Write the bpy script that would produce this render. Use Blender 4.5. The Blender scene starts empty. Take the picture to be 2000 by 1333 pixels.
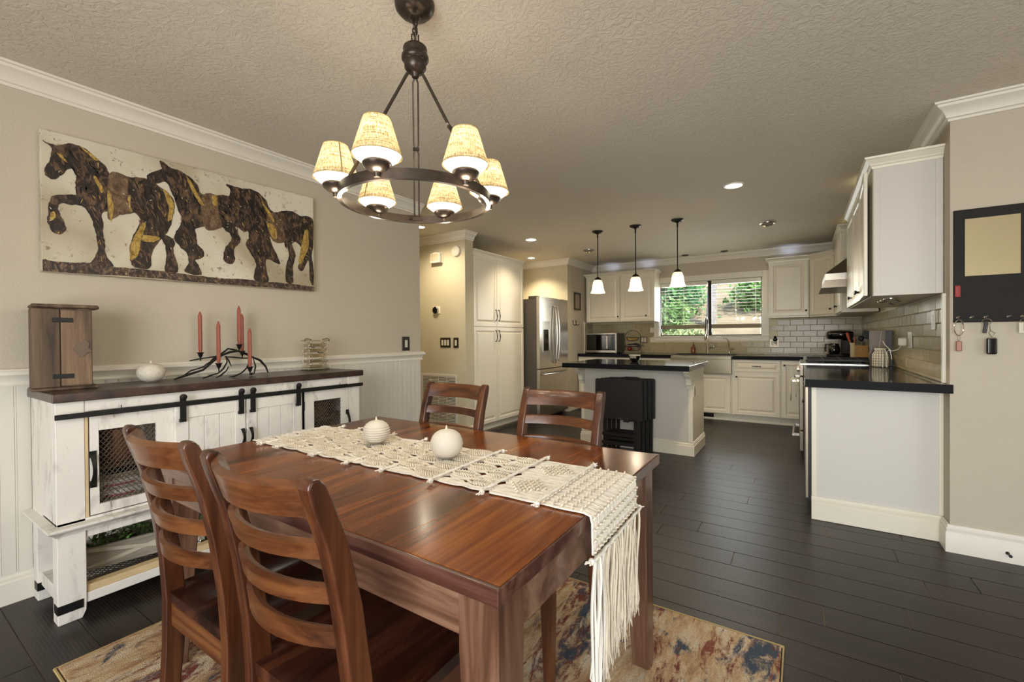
import bpy, bmesh, math, random
from mathutils import Vector, Matrix
random.seed(7)
S = bpy.context.scene
COL = S.collection
PI = math.pi

# ---------------------------------------------------------------- camera, world, lights
cam = bpy.data.cameras.new('camera')
camo = bpy.data.objects.new('camera', cam); COL.objects.link(camo)
FPX, YAW, PITCH, ROLL = 863.624, 0.579196, 0.008191, 0.007510
cam.sensor_width = 36.0; cam.lens = FPX * 36.0 / 2000.0
cam.clip_start = 0.02; cam.clip_end = 200
_f = Vector((-math.sin(YAW)*math.cos(PITCH), math.cos(YAW)*math.cos(PITCH), -math.sin(PITCH)))
_r = Vector((math.cos(YAW), math.sin(YAW), 0)); _d = _f.cross(_r)
_r2 = _r*math.cos(ROLL) + _d*math.sin(ROLL); _d2 = _d*math.cos(ROLL) - _r*math.sin(ROLL)
camo.matrix_world = Matrix(((_r2.x, -_d2.x, -_f.x, 0), (_r2.y, -_d2.y, -_f.y, 0), (_r2.z, -_d2.z, -_f.z, 1.19), (0, 0, 0, 1)))
S.camera = camo
S.view_settings.view_transform = 'Standard'; S.view_settings.look = 'None'
S.view_settings.gamma = 1; S.view_settings.use_curve_mapping = False
S.view_settings.exposure = 0.62

w = bpy.data.worlds.new('world'); S.world = w; w.use_nodes = True
wn = w.node_tree; wn.nodes.clear()
sky = wn.nodes.new('ShaderNodeTexSky'); sky.sky_type = 'NISHITA'; sky.sun_disc = False
sky.sun_elevation = math.radians(50); sky.sun_rotation = math.radians(120)
bg = wn.nodes.new('ShaderNodeBackground'); bg.inputs[1].default_value = 0.32
wo = wn.nodes.new('ShaderNodeOutputWorld')
wn.links.new(sky.outputs[0], bg.inputs[0]); wn.links.new(bg.outputs[0], wo.inputs[0])

def light(kind, name, loc, power, col=(1, 1, 1), direc=None, size=None, size_y=None, spot=None, blend=.5):
    l = bpy.data.lights.new(name, kind); l.energy = power; l.color = col
    o = bpy.data.objects.new(name, l); COL.objects.link(o); o.location = loc
    if direc is not None: o.rotation_euler = Vector(direc).to_track_quat('-Z', 'Y').to_euler()
    if kind == 'AREA':
        l.size = size
        if size_y: l.shape = 'RECTANGLE'; l.size_y = size_y
        else: l.shape = 'DISK'
    elif kind in ('POINT', 'SPOT') and size: l.shadow_soft_size = size
    if kind == 'SPOT': l.spot_size = math.radians(spot); l.spot_blend = blend
    return o
WARM = (1.0, .84, .62); WARM2 = (1.0, .88, .70); DAY = (.97, .98, 1.0)
sunl = light('SUN', 'sun', (0, 10, 8), 3.4, (1, .95, .86), (-.45, .30, -.85)); sunl.data.angle = .02
light('AREA', 'added_patio_daylight', (.15, -2.12, 1.15), 95, DAY, (0, 1, 0), 2.6, 2.0)  # area lamp added inside the unseen patio door, in place of daylight
light('AREA', 'added_right_daylight', (2.52, .9, 1.35), 7, DAY, (-1, 0, 0), 1.7, 1.3)  # area lamp added at the unseen right window, in place of daylight
light('AREA', 'daylight_kitchen_window', (-1.21, 7.56, 1.62), 22, (.95, 1, .97), (0, -1, -.15), 1.4, .75)

# ---------------------------------------------------------------- materials
def lin(c):
    if isinstance(c, str): c = [int(c[i:i+2], 16) for i in (0, 2, 4)]
    r = []
    for v in c[:3]:
        v = v/255.0; r.append(v/12.92 if v <= .04045 else ((v+.055)/1.055)**2.4)
    return (r[0], r[1], r[2], 1)
MATS = {}
def newmat(name):
    m = bpy.data.materials.new(name); m.use_nodes = True
    nt = m.node_tree; b = nt.nodes['Principled BSDF']
    MATS[name] = m
    return m, nt, b
def node(nt, t, **k):
    n = nt.nodes.new(t)
    for a, v in k.items(): setattr(n, a, v)
    return n
def coords(nt, scale=(1, 1, 1), rot=(0, 0, 0), rnd=False):
    tc = node(nt, 'ShaderNodeTexCoord'); mp = node(nt, 'ShaderNodeMapping')
    mp.inputs['Scale'].default_value = scale; mp.inputs['Rotation'].default_value = rot
    if rnd:
        oi = node(nt, 'ShaderNodeObjectInfo'); ad = node(nt, 'ShaderNodeVectorMath', operation='ADD')
        ml = node(nt, 'ShaderNodeMath', operation='MULTIPLY'); ml.inputs[1].default_value = 37.0
        nt.links.new(oi.outputs['Random'], ml.inputs[0]); nt.links.new(tc.outputs['Object'], ad.inputs[0])
        nt.links.new(ml.outputs[0], ad.inputs[1]); nt.links.new(ad.outputs[0], mp.inputs[0])
    else: nt.links.new(tc.outputs['Object'], mp.inputs[0])
    return mp.outputs[0]
def noise(nt, vec, scale, detail=3, rough=.5, dist=0):
    n = node(nt, 'ShaderNodeTexNoise'); n.inputs['Scale'].default_value = scale
    n.inputs['Detail'].default_value = detail; n.inputs['Roughness'].default_value = rough
    n.inputs['Distortion'].default_value = dist
    nt.links.new(vec, n.inputs['Vector']); return n.outputs[0]
def ramp(nt, fac, stops, interp='LINEAR'):
    r = node(nt, 'ShaderNodeValToRGB'); r.color_ramp.interpolation = interp
    e = r.color_ramp.elements
    while len(e) < len(stops): e.new(.5)
    for i, (p, c) in enumerate(stops):
        e[i].position = p; e[i].color = c if len(c) == 4 and not isinstance(c, str) else lin(c)
    nt.links.new(fac, r.inputs[0]); return r.outputs[0]
def mix(nt, fac, a, b, mode='MIX'):
    m = node(nt, 'ShaderNodeMix', data_type='RGBA', blend_type=mode)
    for s, v in ((m.inputs[0], fac), (m.inputs[6], a), (m.inputs[7], b)):
        if isinstance(v, (int, float)): s.default_value = v
        elif isinstance(v, (tuple, list)): s.default_value = v
        else: nt.links.new(v, s)
    return m.outputs[2]
def bump(nt, b, h, strength, dist=.01):
    n = node(nt, 'ShaderNodeBump'); n.inputs['Strength'].default_value = strength; n.inputs['Distance'].default_value = dist
    nt.links.new(h, n.inputs['Height']); nt.links.new(n.outputs[0], b.inputs['Normal'])
def M(name, col, rough=.5, metal=0, var=0, vscale=6, bmp=0, bscale=80, stretch=(1, 1, 1), coat=0, emit=None, estr=0, spec=None, rnd=False, bdist=.003, bdetail=3):
    m, nt, b = newmat(name)
    c = lin(col); b.inputs['Base Color'].default_value = c
    b.inputs['Roughness'].default_value = rough; b.inputs['Metallic'].default_value = metal
    if coat: b.inputs['Coat Weight'].default_value = coat; b.inputs['Coat Roughness'].default_value = .08
    if spec is not None: b.inputs['Specular IOR Level'].default_value = spec
    if var or bmp: v = coords(nt, stretch, rnd=rnd)
    if var:
        n = noise(nt, v, vscale, 4)
        lo = tuple(x*(1-var) for x in c[:3])+(1,); hi = tuple(min(1, x*(1+var)) for x in c[:3])+(1,)
        nt.links.new(ramp(nt, n, [(.3, lo), (.7, hi)]), b.inputs['Base Color'])
    if bmp: bump(nt, b, noise(nt, v, bscale, bdetail), bmp, bdist)
    if emit: b.inputs['Emission Color'].default_value = lin(emit); b.inputs['Emission Strength'].default_value = estr
    return m
def wood(name, dark, mid, light_, axis=0, fine=60, rough=.35, coat=0, rnd=True, bmp=.1, knots=0):
    m, nt, b = newmat(name)
    st = [10, 10, 10]; st[axis] = 1.0
    v = coords(nt, tuple(st), rnd=rnd)
    n1 = noise(nt, v, 1.1, 6, .6, .8)
    st2 = [fine, fine, fine]; st2[axis] = 2.0
    v2 = coords(nt, tuple(st2), rnd=rnd); n2 = noise(nt, v2, 1.0, 4, .6)
    mm = node(nt, 'ShaderNodeMath', operation='MULTIPLY_ADD'); mm.inputs[1].default_value = .35
    nt.links.new(n2, mm.inputs[0]); nt.links.new(n1, mm.inputs[2])
    sb = node(nt, 'ShaderNodeMath', operation='SUBTRACT'); sb.inputs[1].default_value = .17
    nt.links.new(mm.outputs[0], sb.inputs[0])
    c = ramp(nt, sb.outputs[0], [(.30, dark), (.48, mid), (.68, light_)])
    nt.links.new(c, b.inputs['Base Color'])
    b.inputs['Roughness'].default_value = rough
    if coat: b.inputs['Coat Weight'].default_value = coat; b.inputs['Coat Roughness'].default_value = .12
    bump(nt, b, n2, bmp, .002)
    return m

WALL = M('greige_wall_paint', 'c2b8a4', .75, var=.03, vscale=1.2, bmp=.45, bscale=150, bdist=.004)
WALLY = M('cream_wall_paint', 'c9bfa2', .75, var=.03, vscale=1.2, bmp=.35, bscale=150, bdist=.004)
def ceiling_mat():
    m, nt, b = newmat('knockdown_ceiling_paint')
    v = coords(nt); b.inputs['Base Color'].default_value = lin('ddd4c3'); b.inputs['Roughness'].default_value = .8
    n1 = noise(nt, v, 26, 5, .6, 1.6)
    r = ramp(nt, n1, [(.42, (0, 0, 0, 1)), (.56, (1, 1, 1, 1))])
    n2 = noise(nt, v, 120, 2)
    a = node(nt, 'ShaderNodeMath', operation='MULTIPLY_ADD'); a.inputs[1].default_value = .4
    nt.links.new(n2, a.inputs[0]); nt.links.new(r, a.inputs[2])
    bump(nt, b, a.outputs[0], .5, .005)
    return m
CEIL = ceiling_mat()
TRIM = M('white_trim_paint', 'e6dfd0', .4, var=.015, vscale=2)
BEAD = M('white_beadboard_paint', 'dcd6c8', .45)
CABW = M('white_cabinet_paint', 'e9e1cc', .32, var=.015, vscale=2)
PANELW = M('white_panel_paint', 'd3cec4', .45, bmp=.1, bscale=90)
PANELG = M('pale_grey_panel_paint', 'cfc8bb', .5, bmp=.1, bscale=90)
BLACK = M('black_iron', '191716', .45, .3, bmp=.1, bscale=200)
BRONZE = M('dark_bronze', '2c2521', .35, .7, var=.3, vscale=20)
GUN = M('aged_bronze_chandelier', '4a4038', .33, .75, var=.25, vscale=25)
STEEL = M('brushed_steel', 'b9b2a8', .27, 1.0, var=.06, vscale=30, stretch=(1, 1, .06), bmp=.04, bscale=200)
STEELD = M('dark_fridge_side', '5f5850', .45, .5)
SINKS = M('satin_sink_steel', '9a917f', .32, 1.0, var=.05, vscale=20)
CHROME = M('chrome', 'd8d4cc', .1, 1.0)
GRANITE = M('polished_black_granite', '131215', .09, 0, var=.5, vscale=160, spec=.4)
GRANEDGE = M('black_granite_edge', '101013', .55, 0, var=.4, vscale=120, spec=.15)
BLKGLOSS = M('black_gloss_plastic', '0d0d0e', .15)
BLKMAT = M('black_painted_wood', '16130f', .42)
BLKGLASS = M('black_glass', '08090b', .05, coat=.5)
GROUT = M('pale_grout', 'e6dcbc', .8)
TILE = M('cream_glazed_tile', 'a99b78', .2, var=.06, vscale=8, bmp=.12, bscale=9, rnd=True, bdist=.004, spec=.35)
CREAMW = M('cream_ceramic', 'dcd3bd', .5, bmp=.15, bscale=120)
KNOTC = M('shade_tan_knot_cord', 'e0d4bd', .9, var=.15, vscale=50, bmp=.4, bscale=260)  # tan stands in for the shadows inside the stitches
FRINGE = M('shade_tan_fringe', 'd9ccb4', .9, var=.08, vscale=60, bmp=.4, bscale=260)  # shade on the hanging fringe is put into this tan
LINENROPE = M('natural_cotton_cord', 'eee6d6', .9, var=.08, vscale=60, bmp=.4, bscale=260)
COPPER = M('copper_tin', 'a87454', .35, .7, var=.2, vscale=8)
PLWHITE = M('white_plastic', 'd8d2c2', .45)
CANDLE = M('terracotta_wax', '944f3a', .45, var=.06, vscale=10)
GREENL = M('dark_green_leaf', '587838', .5, var=.5, vscale=30, rnd=False)
PLANTER = M('weathered_grey_wood', '8a8272', .7, var=.25, vscale=9, stretch=(1, 3, 3), bmp=.3, bscale=50)
REDP = M('red_plastic', 'c01d17', .35)
GOLDM = M('brushed_gold_panel', 'a89a74', .42, .35, var=.06, vscale=2)
MESHM = M('dark_wire', '6b6053', .45, .7)
TABW = wood('stained_acacia_tabletop', '351506', '6e350f', '985520', axis=1, fine=90, rough=.22, coat=.1, rnd=False)
TABD = wood('dark_table_edge', '2c1713', '4b2b22', '6d4a3c', axis=0, rough=.28, coat=.3)
TABA = wood('table_apron_wood', '3f271a', '694836', '8d6c55', axis=0, rough=.33, coat=.25)
TABL = wood('table_leg_wood', '332015', '5a3b2a', '80604c', axis=2, rough=.33, coat=.25)
CHR = wood('chair_wood', '28130a', '4b2714', '6b4024', axis=2, rough=.3, coat=.2)
CHRX = wood('chair_slat_wood', '28130a', '532d16', '744827', axis=0, rough=.3, coat=.2)
CHRD = wood('chair_seat_wood', '1c0e0a', '3a1d13', '57301f', axis=1, rough=.22, coat=.3)
DARKTOP = wood('espresso_stain_wood', '1e1310', '35241c', '4a3527', axis=1, rough=.35, coat=.15)
RUSTIC = wood('rustic_brown_wood', '32261b', '5a4734', '7b6650', axis=2, rough=.65, bmp=.35)
BARE = M('bare_pine_edge', 'd3b98c', .6, var=.1, vscale=12, stretch=(1, 1, 1))
LIGHTW = M('blond_wood', 'b98d4a', .5, var=.15, vscale=10, stretch=(4, 4, 1))
def whitewash():
    m, nt, b = newmat('distressed_white_paint')
    v = coords(nt, (3, 3, 1.2)); n = noise(nt, v, 3.2, 6, .65, .6)
    v2 = coords(nt, (60, 60, 6)); n2 = noise(nt, v2, 1.5, 4, .7)
    c = ramp(nt, n, [(.28, 'a79d93'), (.38, 'cec7bd'), (.47, 'e4ded3'), (.70, 'e6e0d6')])
    k = ramp(nt, n2, [(.34, (1, 1, 1, 1)), (.42, (0, 0, 0, 1))])
    k2 = ramp(nt, n, [(.36, (1, 1, 1, 1)), (.44, (0, 0, 0, 1))])
    mm = node(nt, 'ShaderNodeMath', operation='MULTIPLY'); nt.links.new(k, mm.inputs[0]); nt.links.new(k2, mm.inputs[1])
    nt.links.new(mix(nt, mm.outputs[0], c, lin('8c7462')), b.inputs['Base Color'])
    b.inputs['Roughness'].default_value = .55; bump(nt, b, n2, .15, .002)
    return m
WW = whitewash()
def plank_mat():
    m, nt, b = newmat('dark_hand_scraped_plank')
    oi = node(nt, 'ShaderNodeObjectInfo')
    v = coords(nt, (1.2, 14, 1), rnd=True); n = noise(nt, v, 1.6, 5, .6, .5)
    c = ramp(nt, n, [(.25, '1c1613'), (.5, '261e1a'), (.75, '322822')])
    r = ramp(nt, oi.outputs['Random'], [(0, (.92, .92, .92, 1)), (1, (1.08, 1.07, 1.05, 1))])
    nt.links.new(mix(nt, 1.0, c, r, 'MULTIPLY'), b.inputs['Base Color'])
    b.inputs['Roughness'].default_value = .36; b.inputs['Specular IOR Level'].default_value = .32
    v3 = coords(nt, (1, 1, 1)); wv = node(nt, 'ShaderNodeTexWave', wave_type='BANDS', bands_direction='Y')
    wv.inputs['Scale'].default_value = 28; wv.inputs['Distortion'].default_value = 1.2; wv.inputs['Detail'].default_value = 2
    wv.inputs['Detail Scale'].default_value = .6
    nt.links.new(v3, wv.inputs['Vector']); bump(nt, b, wv.outputs[1], .16, .002)
    return m
PLANK = plank_mat()
FLOORB = M('floor_joint', 'b09a80', .8)
def rug_mat():
    m, nt, b = newmat('distressed_rug_pile')
    tc = node(nt, 'ShaderNodeTexCoord')
    def mp(sc, off=0):
        q = node(nt, 'ShaderNodeMapping'); q.inputs['Scale'].default_value = sc; q.inputs['Location'].default_value = (off, off*.7, 0)
        nt.links.new(tc.outputs['Object'], q.inputs[0]); return q.outputs[0]
    gr = noise(nt, mp((1, 1, 1)), 260, 2, .6)
    def thr(vec, scale, lo, hi, dist=1.0, det=8):
        n = noise(nt, vec, scale, det, .72, dist); return ramp(nt, n, [(lo, (0, 0, 0, 1)), (hi, (1, 1, 1, 1))])
    base = ramp(nt, noise(nt, mp((5, 1.4, 1), 3), 2.2, 8, .75), [(.36, 'ab8358'), (.47, 'd2ae80'), (.56, 'e0c8a2'), (.66, 'e6d8c2')])
    brk = thr(mp((1, .6, 1), 41), 22, .40, .52, .3)
    def lay(c, vec, sc, lo, hi, col, k=1):
        f = node(nt, 'ShaderNodeMath', operation='MULTIPLY'); nt.links.new(thr(vec, sc, lo, hi), f.inputs[0]); nt.links.new(brk, f.inputs[1])
        return mix(nt, f.outputs[0], c, lin(col))
    c = lay(base, mp((3.6, .9, 1), 5), 1.5, .52, .57, '7c3524')
    c = lay(c, mp((2.6, 1.3, 1), 11), 1.3, .50, .55, '434e5a')
    c = lay(c, mp((5.5, 1.1, 1), 57), 1.6, .56, .60, '8f4a33')
    c = lay(c, mp((3.0, 1.2, 1), 23), 1.6, .60, .64, '274a63')
    c = mix(nt, thr(mp((9, 3, 1), 31), 2.2, .60, .66), c, lin('cfc4a6'))
    g = ramp(nt, gr, [(.35, (.58, .58, .58, 1)), (.65, (.98, .98, .98, 1))])
    nt.links.new(mix(nt, 1.0, c, g, 'MULTIPLY'), b.inputs['Base Color'])
    b.inputs['Roughness'].default_value = .95
    bump(nt, b, gr, .8, .006)
    return m
RUG = rug_mat()
def linen():
    m, nt, b = newmat('linen_lampshade')
    v = coords(nt, (1, 1, 1)); vs = coords(nt, (260, 260, 14)); vh = coords(nt, (12, 12, 330))
    n = noise(nt, vs, 1, 2); n2 = noise(nt, vh, 1, 2)
    a = node(nt, 'ShaderNodeMath', operation='ADD'); nt.links.new(n, a.inputs[0]); nt.links.new(n2, a.inputs[1])
    h = node(nt, 'ShaderNodeMath', operation='MULTIPLY'); h.inputs[1].default_value = .5; nt.links.new(a.outputs[0], h.inputs[0])
    c = ramp(nt, h.outputs[0], [(.36, '6a5c3e'), (.52, 'a8987a'), (.64, 'cdc1a2')])
    nt.nodes.remove(b)
    d = node(nt, 'ShaderNodeBsdfDiffuse'); t = node(nt, 'ShaderNodeBsdfTranslucent'); ms = node(nt, 'ShaderNodeMixShader')
    ms.inputs[0].default_value = .55
    nt.links.new(c, d.inputs[0]); nt.links.new(c, t.inputs[0])
    nt.links.new(d.outputs[0], ms.inputs[1]); nt.links.new(t.outputs[0], ms.inputs[2])
    nt.links.new(ms.outputs[0], nt.nodes['Material Output'].inputs[0])
    return m
LINEN = linen()
GLOW = M('lit_frosted_glass', 'fff3dc', .4, emit='fff0d2', estr=1.6)
GLOWB = M('lit_led_lens', 'ffffff', .4, emit='fff6e6', estr=9)
def pendglass():
    m, nt, b = newmat('lit_mosaic_glass')
    v = coords(nt, (1, 1, 1)); vo = node(nt, 'ShaderNodeTexVoronoi', feature='DISTANCE_TO_EDGE'); vo.inputs['Scale'].default_value = 75
    nt.links.new(v, vo.inputs['Vector'])
    c = ramp(nt, vo.outputs[0], [(.0, '5e4a22'), (.22, 'fff2cf')])
    nt.nodes.remove(b)
    t = node(nt, 'ShaderNodeBsdfTranslucent'); e = node(nt, 'ShaderNodeEmission'); e.inputs[1].default_value = .28; g = node(nt, 'ShaderNodeBsdfDiffuse')
    for q in (t, e, g): nt.links.new(c, q.inputs[0])
    m1 = node(nt, 'ShaderNodeMixShader'); m1.inputs[0].default_value = .35; nt.links.new(t.outputs[0], m1.inputs[1]); nt.links.new(g.outputs[0], m1.inputs[2])
    ad = node(nt, 'ShaderNodeAddShader'); nt.links.new(m1.outputs[0], ad.inputs[0]); nt.links.new(e.outputs[0], ad.inputs[1])
    nt.links.new(ad.outputs[0], nt.nodes['Material Output'].inputs[0])
    return m
PEND = pendglass()
def clearglass(name, col='ffffff', gl=.12, r=.02):
    m, nt, b = newmat(name); nt.nodes.remove(b)
    t = node(nt, 'ShaderNodeBsdfTransparent'); t.inputs[0].default_value = lin(col)
    g = node(nt, 'ShaderNodeBsdfGlossy'); g.inputs['Roughness'].default_value = r
    lw = node(nt, 'ShaderNodeLayerWeight'); lw.inputs[0].default_value = .25
    ml = node(nt, 'ShaderNodeMath', operation='MULTIPLY_ADD'); ml.inputs[1].default_value = .6; ml.inputs[2].default_value = gl
    nt.links.new(lw.outputs['Fresnel'], ml.inputs[0])
    ms = node(nt, 'ShaderNodeMixShader'); nt.links.new(ml.outputs[0], ms.inputs[0])
    nt.links.new(t.outputs[0], ms.inputs[1]); nt.links.new(g.outputs[0], ms.inputs[2])
    nt.links.new(ms.outputs[0], nt.nodes['Material Output'].inputs[0]); return m
PANE = clearglass('window_glass', 'ffffff', .02)
ACRY = clearglass('clear_glass_block', 'f4f0e6', .05, .08)
DSTEEL = M('dark_brushed_steel', '847a6c', .33, 1.0)

# ---------------------------------------------------------------- mesh helpers
class MB:
    def __init__(s): s.v = []; s.f = []
    def add(s, vs, fs, T=None):
        n = len(s.v)
        s.v += [tuple(T @ Vector(p)) for p in vs] if T is not None else [tuple(p) for p in vs]
        s.f += [tuple(i+n for i in f) for f in fs]; return s
    def box(s, x0, y0, z0, x1, y1, z1, T=None):
        v = [(x0,y0,z0),(x1,y0,z0),(x1,y1,z0),(x0,y1,z0),(x0,y0,z1),(x1,y0,z1),(x1,y1,z1),(x0,y1,z1)]
        return s.add(v, [(0,3,2,1),(4,5,6,7),(0,1,5,4),(1,2,6,5),(2,3,7,6),(3,0,4,7)], T)
    def lathe(s, prof, seg=20, T=None, axis='z', cap=True, phase=0):
        v = []; n = len(prof)
        for i in range(seg):
            a = 2*PI*i/seg+phase; c, q = math.cos(a), math.sin(a)
            for r, h in prof: v.append((r*c, r*q, h))
        f = []
        for i in range(seg):
            j = (i+1) % seg
            for k in range(n-1): f.append((i*n+k, j*n+k, j*n+k+1, i*n+k+1))
        if cap:
            if prof[0][0] > 1e-5: f.append(tuple(i*n for i in range(seg))[::-1])
            if prof[-1][0] > 1e-5: f.append(tuple(i*n+n-1 for i in range(seg)))
        if axis == 'y': v = [(x, z, -y) if 0 else (x, -z, y) for x, y, z in v]
        if axis == 'x': v = [(z, x, y) for x, y, z in v]
        return s.add(v, f, T)
    def tube(s, pts, r, seg=8, closed=False, T=None, flat=1.0):
        P = [Vector(p) for p in pts]; n = len(P); v = []; up = Vector((0, 0, 1)); pu = None
        for i, p in enumerate(P):
            if closed: t = P[(i+1) % n]-P[i-1]
            else: t = P[min(i+1, n-1)]-P[max(i-1, 0)]
            t.normalize()
            if pu is None:
                a = up if abs(t.z) < .9 else Vector((1, 0, 0)); u = t.cross(a).normalized()
            else: u = (pu - t*pu.dot(t)).normalized()
            pu = u; q = t.cross(u)
            rr = r[i] if isinstance(r, (list, tuple)) else r
            for k in range(seg):
                a = 2*PI*k/seg; v.append(tuple(p+u*rr*math.cos(a)+q*rr*flat*math.sin(a)))
        f = []
        for i in range(n if closed else n-1):
            j = (i+1) % n
            for k in range(seg): l = (k+1) % seg; f.append((i*seg+k, i*seg+l, j*seg+l, j*seg+k))
        if not closed: f.append(tuple(range(seg))[::-1]); f.append(tuple((n-1)*seg+k for k in range(seg)))
        return s.add(v, f, T)
    def prism(s, poly, a0, a1, axis='y', T=None):
        """poly of 2D points extruded along axis; (p,q) -> axis y: (x,z), axis x: (y,z), axis z: (x,y)"""
        n = len(poly); v = []
        for a in (a0, a1):
            for p, q in poly: v.append({'y': (p, a, q), 'x': (a, p, q), 'z': (p, q, a)}[axis])
        f = [tuple(range(n))[::-1], tuple(range(n, 2*n))]
        for i in range(n): j = (i+1) % n; f.append((i, j, n+j, n+i))
        return s.add(v, f, T)
    def sweep(s, path, prof, side=1, closed=False):
        """prof (d,z) swept along 2D path; d is offset to the left (side=1) or right (-1) of the path"""
        P = [Vector(p) for p in path]; n = len(P); v = []; m = len(prof)
        for i, p in enumerate(P):
            def nrm(a, b): t = (b-a).normalized(); return Vector((-t.y, t.x))*side
            if closed: n1 = nrm(P[i-1], p); n2 = nrm(p, P[(i+1) % n])
            else: n1 = nrm(P[i-1], p) if i > 0 else nrm(p, P[i+1]); n2 = nrm(p, P[i+1]) if i < n-1 else n1
            b = (n1+n2); b = b/ max(.2, b.dot(n1)) if b.length > 1e-6 else n1
            for d, z in prof: v.append((p.x+b.x*d, p.y+b.y*d, z))
        f = []
        for i in range(n if closed else n-1):
            j = (i+1) % n
            for k in range(m): l = (k+1) % m; f.append((i*m+k, j*m+k, j*m+l, i*m+l))
        if not closed: f.append(tuple(range(m))[::-1]); f.append(tuple((n-1)*m+k for k in range(m)))
        return s.add(v, f)
    def rings(s, x0, z0, x1, z1, prof, T=None):
        """nested rectangles in the xz plane facing -y: prof of (inset, y)"""
        v = []
        for ins, y in prof: v += [(x0+ins, y, z0+ins), (x1-ins, y, z0+ins), (x1-ins, y, z1-ins), (x0+ins, y, z1-ins)]
        f = []; n = len(prof)
        for i in range(n-1):
            for k in range(4): l = (k+1) % 4; f.append((i*4+k, i*4+l, i*4+4+l, i*4+4+k))
        f.append(tuple(range((n-1)*4, n*4)))
        if abs(prof[0][0]) < 1e-6 : f.append((3, 2, 1, 0))
        return s.add(v, f, T)
    def ball(s, c, r, sx=1, sy=1, sz=1, seg=12, T=None):
        pr = [(max(1e-6, math.sin(PI*i/(seg//2))*r), -math.cos(PI*i/(seg//2))*r) for i in range(seg//2+1)]
        TT = Matrix.Translation(c) @ Matrix.Diagonal((sx, sy, sz, 1))
        if T is not None: TT = T @ TT
        return s.lathe(pr, seg, TT, cap=False)
def obj(name, mb, mat, parent=None, bev=0, seg=1, smooth=None, kind=None, label=None):
    me = bpy.data.meshes.new(name); me.from_pydata(mb.v, [], mb.f); me.validate()
    bm = bmesh.new(); bm.from_mesh(me)
    bmesh.ops.recalc_face_normals(bm, faces=bm.faces)
    if bev:
        ed = [e for e in bm.edges if len(e.link_faces) == 2 and e.calc_face_angle(0) > .6]
        bmesh.ops.bevel(bm, geom=ed, offset=bev, segments=seg, affect='EDGES', profile=.5, clamp_overlap=True)
    bm.to_mesh(me); bm.free()
    if smooth is None: smooth = len(mb.v) > 24 or bev > 0
    if smooth:
        me.polygons.foreach_set('use_smooth', [True]*len(me.polygons))
        me.set_sharp_from_angle(angle=math.radians(38 if not bev else (30 if seg == 1 else 50)))
    me.materials.append(mat)
    o = bpy.data.objects.new(name, me); COL.objects.link(o)
    if bev and seg > 1:
        wnm = o.modifiers.new('wn', 'WEIGHTED_NORMAL'); wnm.keep_sharp = True
    if parent: o.parent = parent
    if kind: o['kind'] = kind
    if label: o['label'] = label
    return o
def tag(o, label, cat, group=None):
    o['label'] = label; o['category'] = cat
    if group: o['group'] = group
    return o
def thing(name, label, cat, loc=(0, 0, 0), rz=0, group=None):
    o = bpy.data.objects.new(name, None); o.empty_display_size = .05; COL.objects.link(o)
    o.location = loc; o.rotation_euler = (0, 0, rz)
    return tag(o, label, cat, group)
def struct(name, mb, mat, **k):
    o = obj(name, mb, mat, **k)
    if not k.get('parent'): o['kind'] = 'structure'
    return o
def link_copy(src, parent, loc=None, rot=None, name=None):
    o = src.copy()
    COL.objects.link(o); o.parent = parent
    if loc is not None: o.location = loc
    if rot is not None: o.rotation_euler = rot
    return o
def copy_tree(o, parent=None):
    c = o.copy(); COL.objects.link(c); c.parent = parent
    for ch in list(o.children): copy_tree(ch, c)
    return c
H90 = PI/2

# ================================================================ STRUCTURE
CH = 2.44
WX, KX, BY, RX = -3.01, -3.12, 7.40, .68       # left wall, kitchen left wall, back wall, kitchen right wall faces
# floor: sub-base and individual planks
fl = struct('floor', MB().box(-5.3, -2.3, -.10, 2.7, 7.6, -.006), FLOORB)
PW, PL = .1645, 1.22
pl_mesh = {}
def plank(x0, x1, y0, nm='plank'):
    L = round(x1-x0-.0028, 3)
    if L < .03: return
    if L not in pl_mesh:
        o = obj('plank', MB().box(0, 0, -.0058, L, PW-.0026, 0), PLANK, fl, bev=.0007); pl_mesh[L] = o
        o.location = (x0, y0, 0); return
    link_copy(pl_mesh[L], fl, (x0, y0, 0))
random.seed(3); cnt = 0
y = .388-PW*4; i = 0
joints = {12: .424, 13: .0, 15: .11}
while y < 7.40:
    off = random.choice([0, .2, .41, .61, .81, 1.02])
    if 2.9 < y < 3.1: off = (.424+5) % PL
    if 3.10 < y < 3.25: off = (.122+5) % PL
    if 2.45 < y < 2.6: off = (-.307+5) % PL
    if 2.3 < y < 2.42: off = (-.63+6) % PL
    if 1.95 < y < 2.1: off = (-.076+5) % PL
    xl = -3.0 if y < 3.0 else (-4.2 if y < 4.05 else (-3.36 if y < 5.36 else (-3.9 if y < 6.38 else -3.1)))
    xr = 1.9 if y < 3.31 else .67
    yy = y if y+PW < 7.40 else y
    x = off-5
    while x < xr:
        a, b = max(x, xl), min(x+PL, xr)
        if b-a > .05 : plank(a, b, y); cnt += 1
        x += PL
    y += PW; i += 1
# floor behind the camera and in the far corners: wide simple boards
y = -2.2
while y < .388-PW*4-.01:
    plank(-3.0, -.6, y); plank(-.6, 1.9, y); y += PW*1.0
struct('ceiling', MB().box(-5.3, -2.3, CH, 2.7, 7.6, CH+.12), CEIL)
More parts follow.
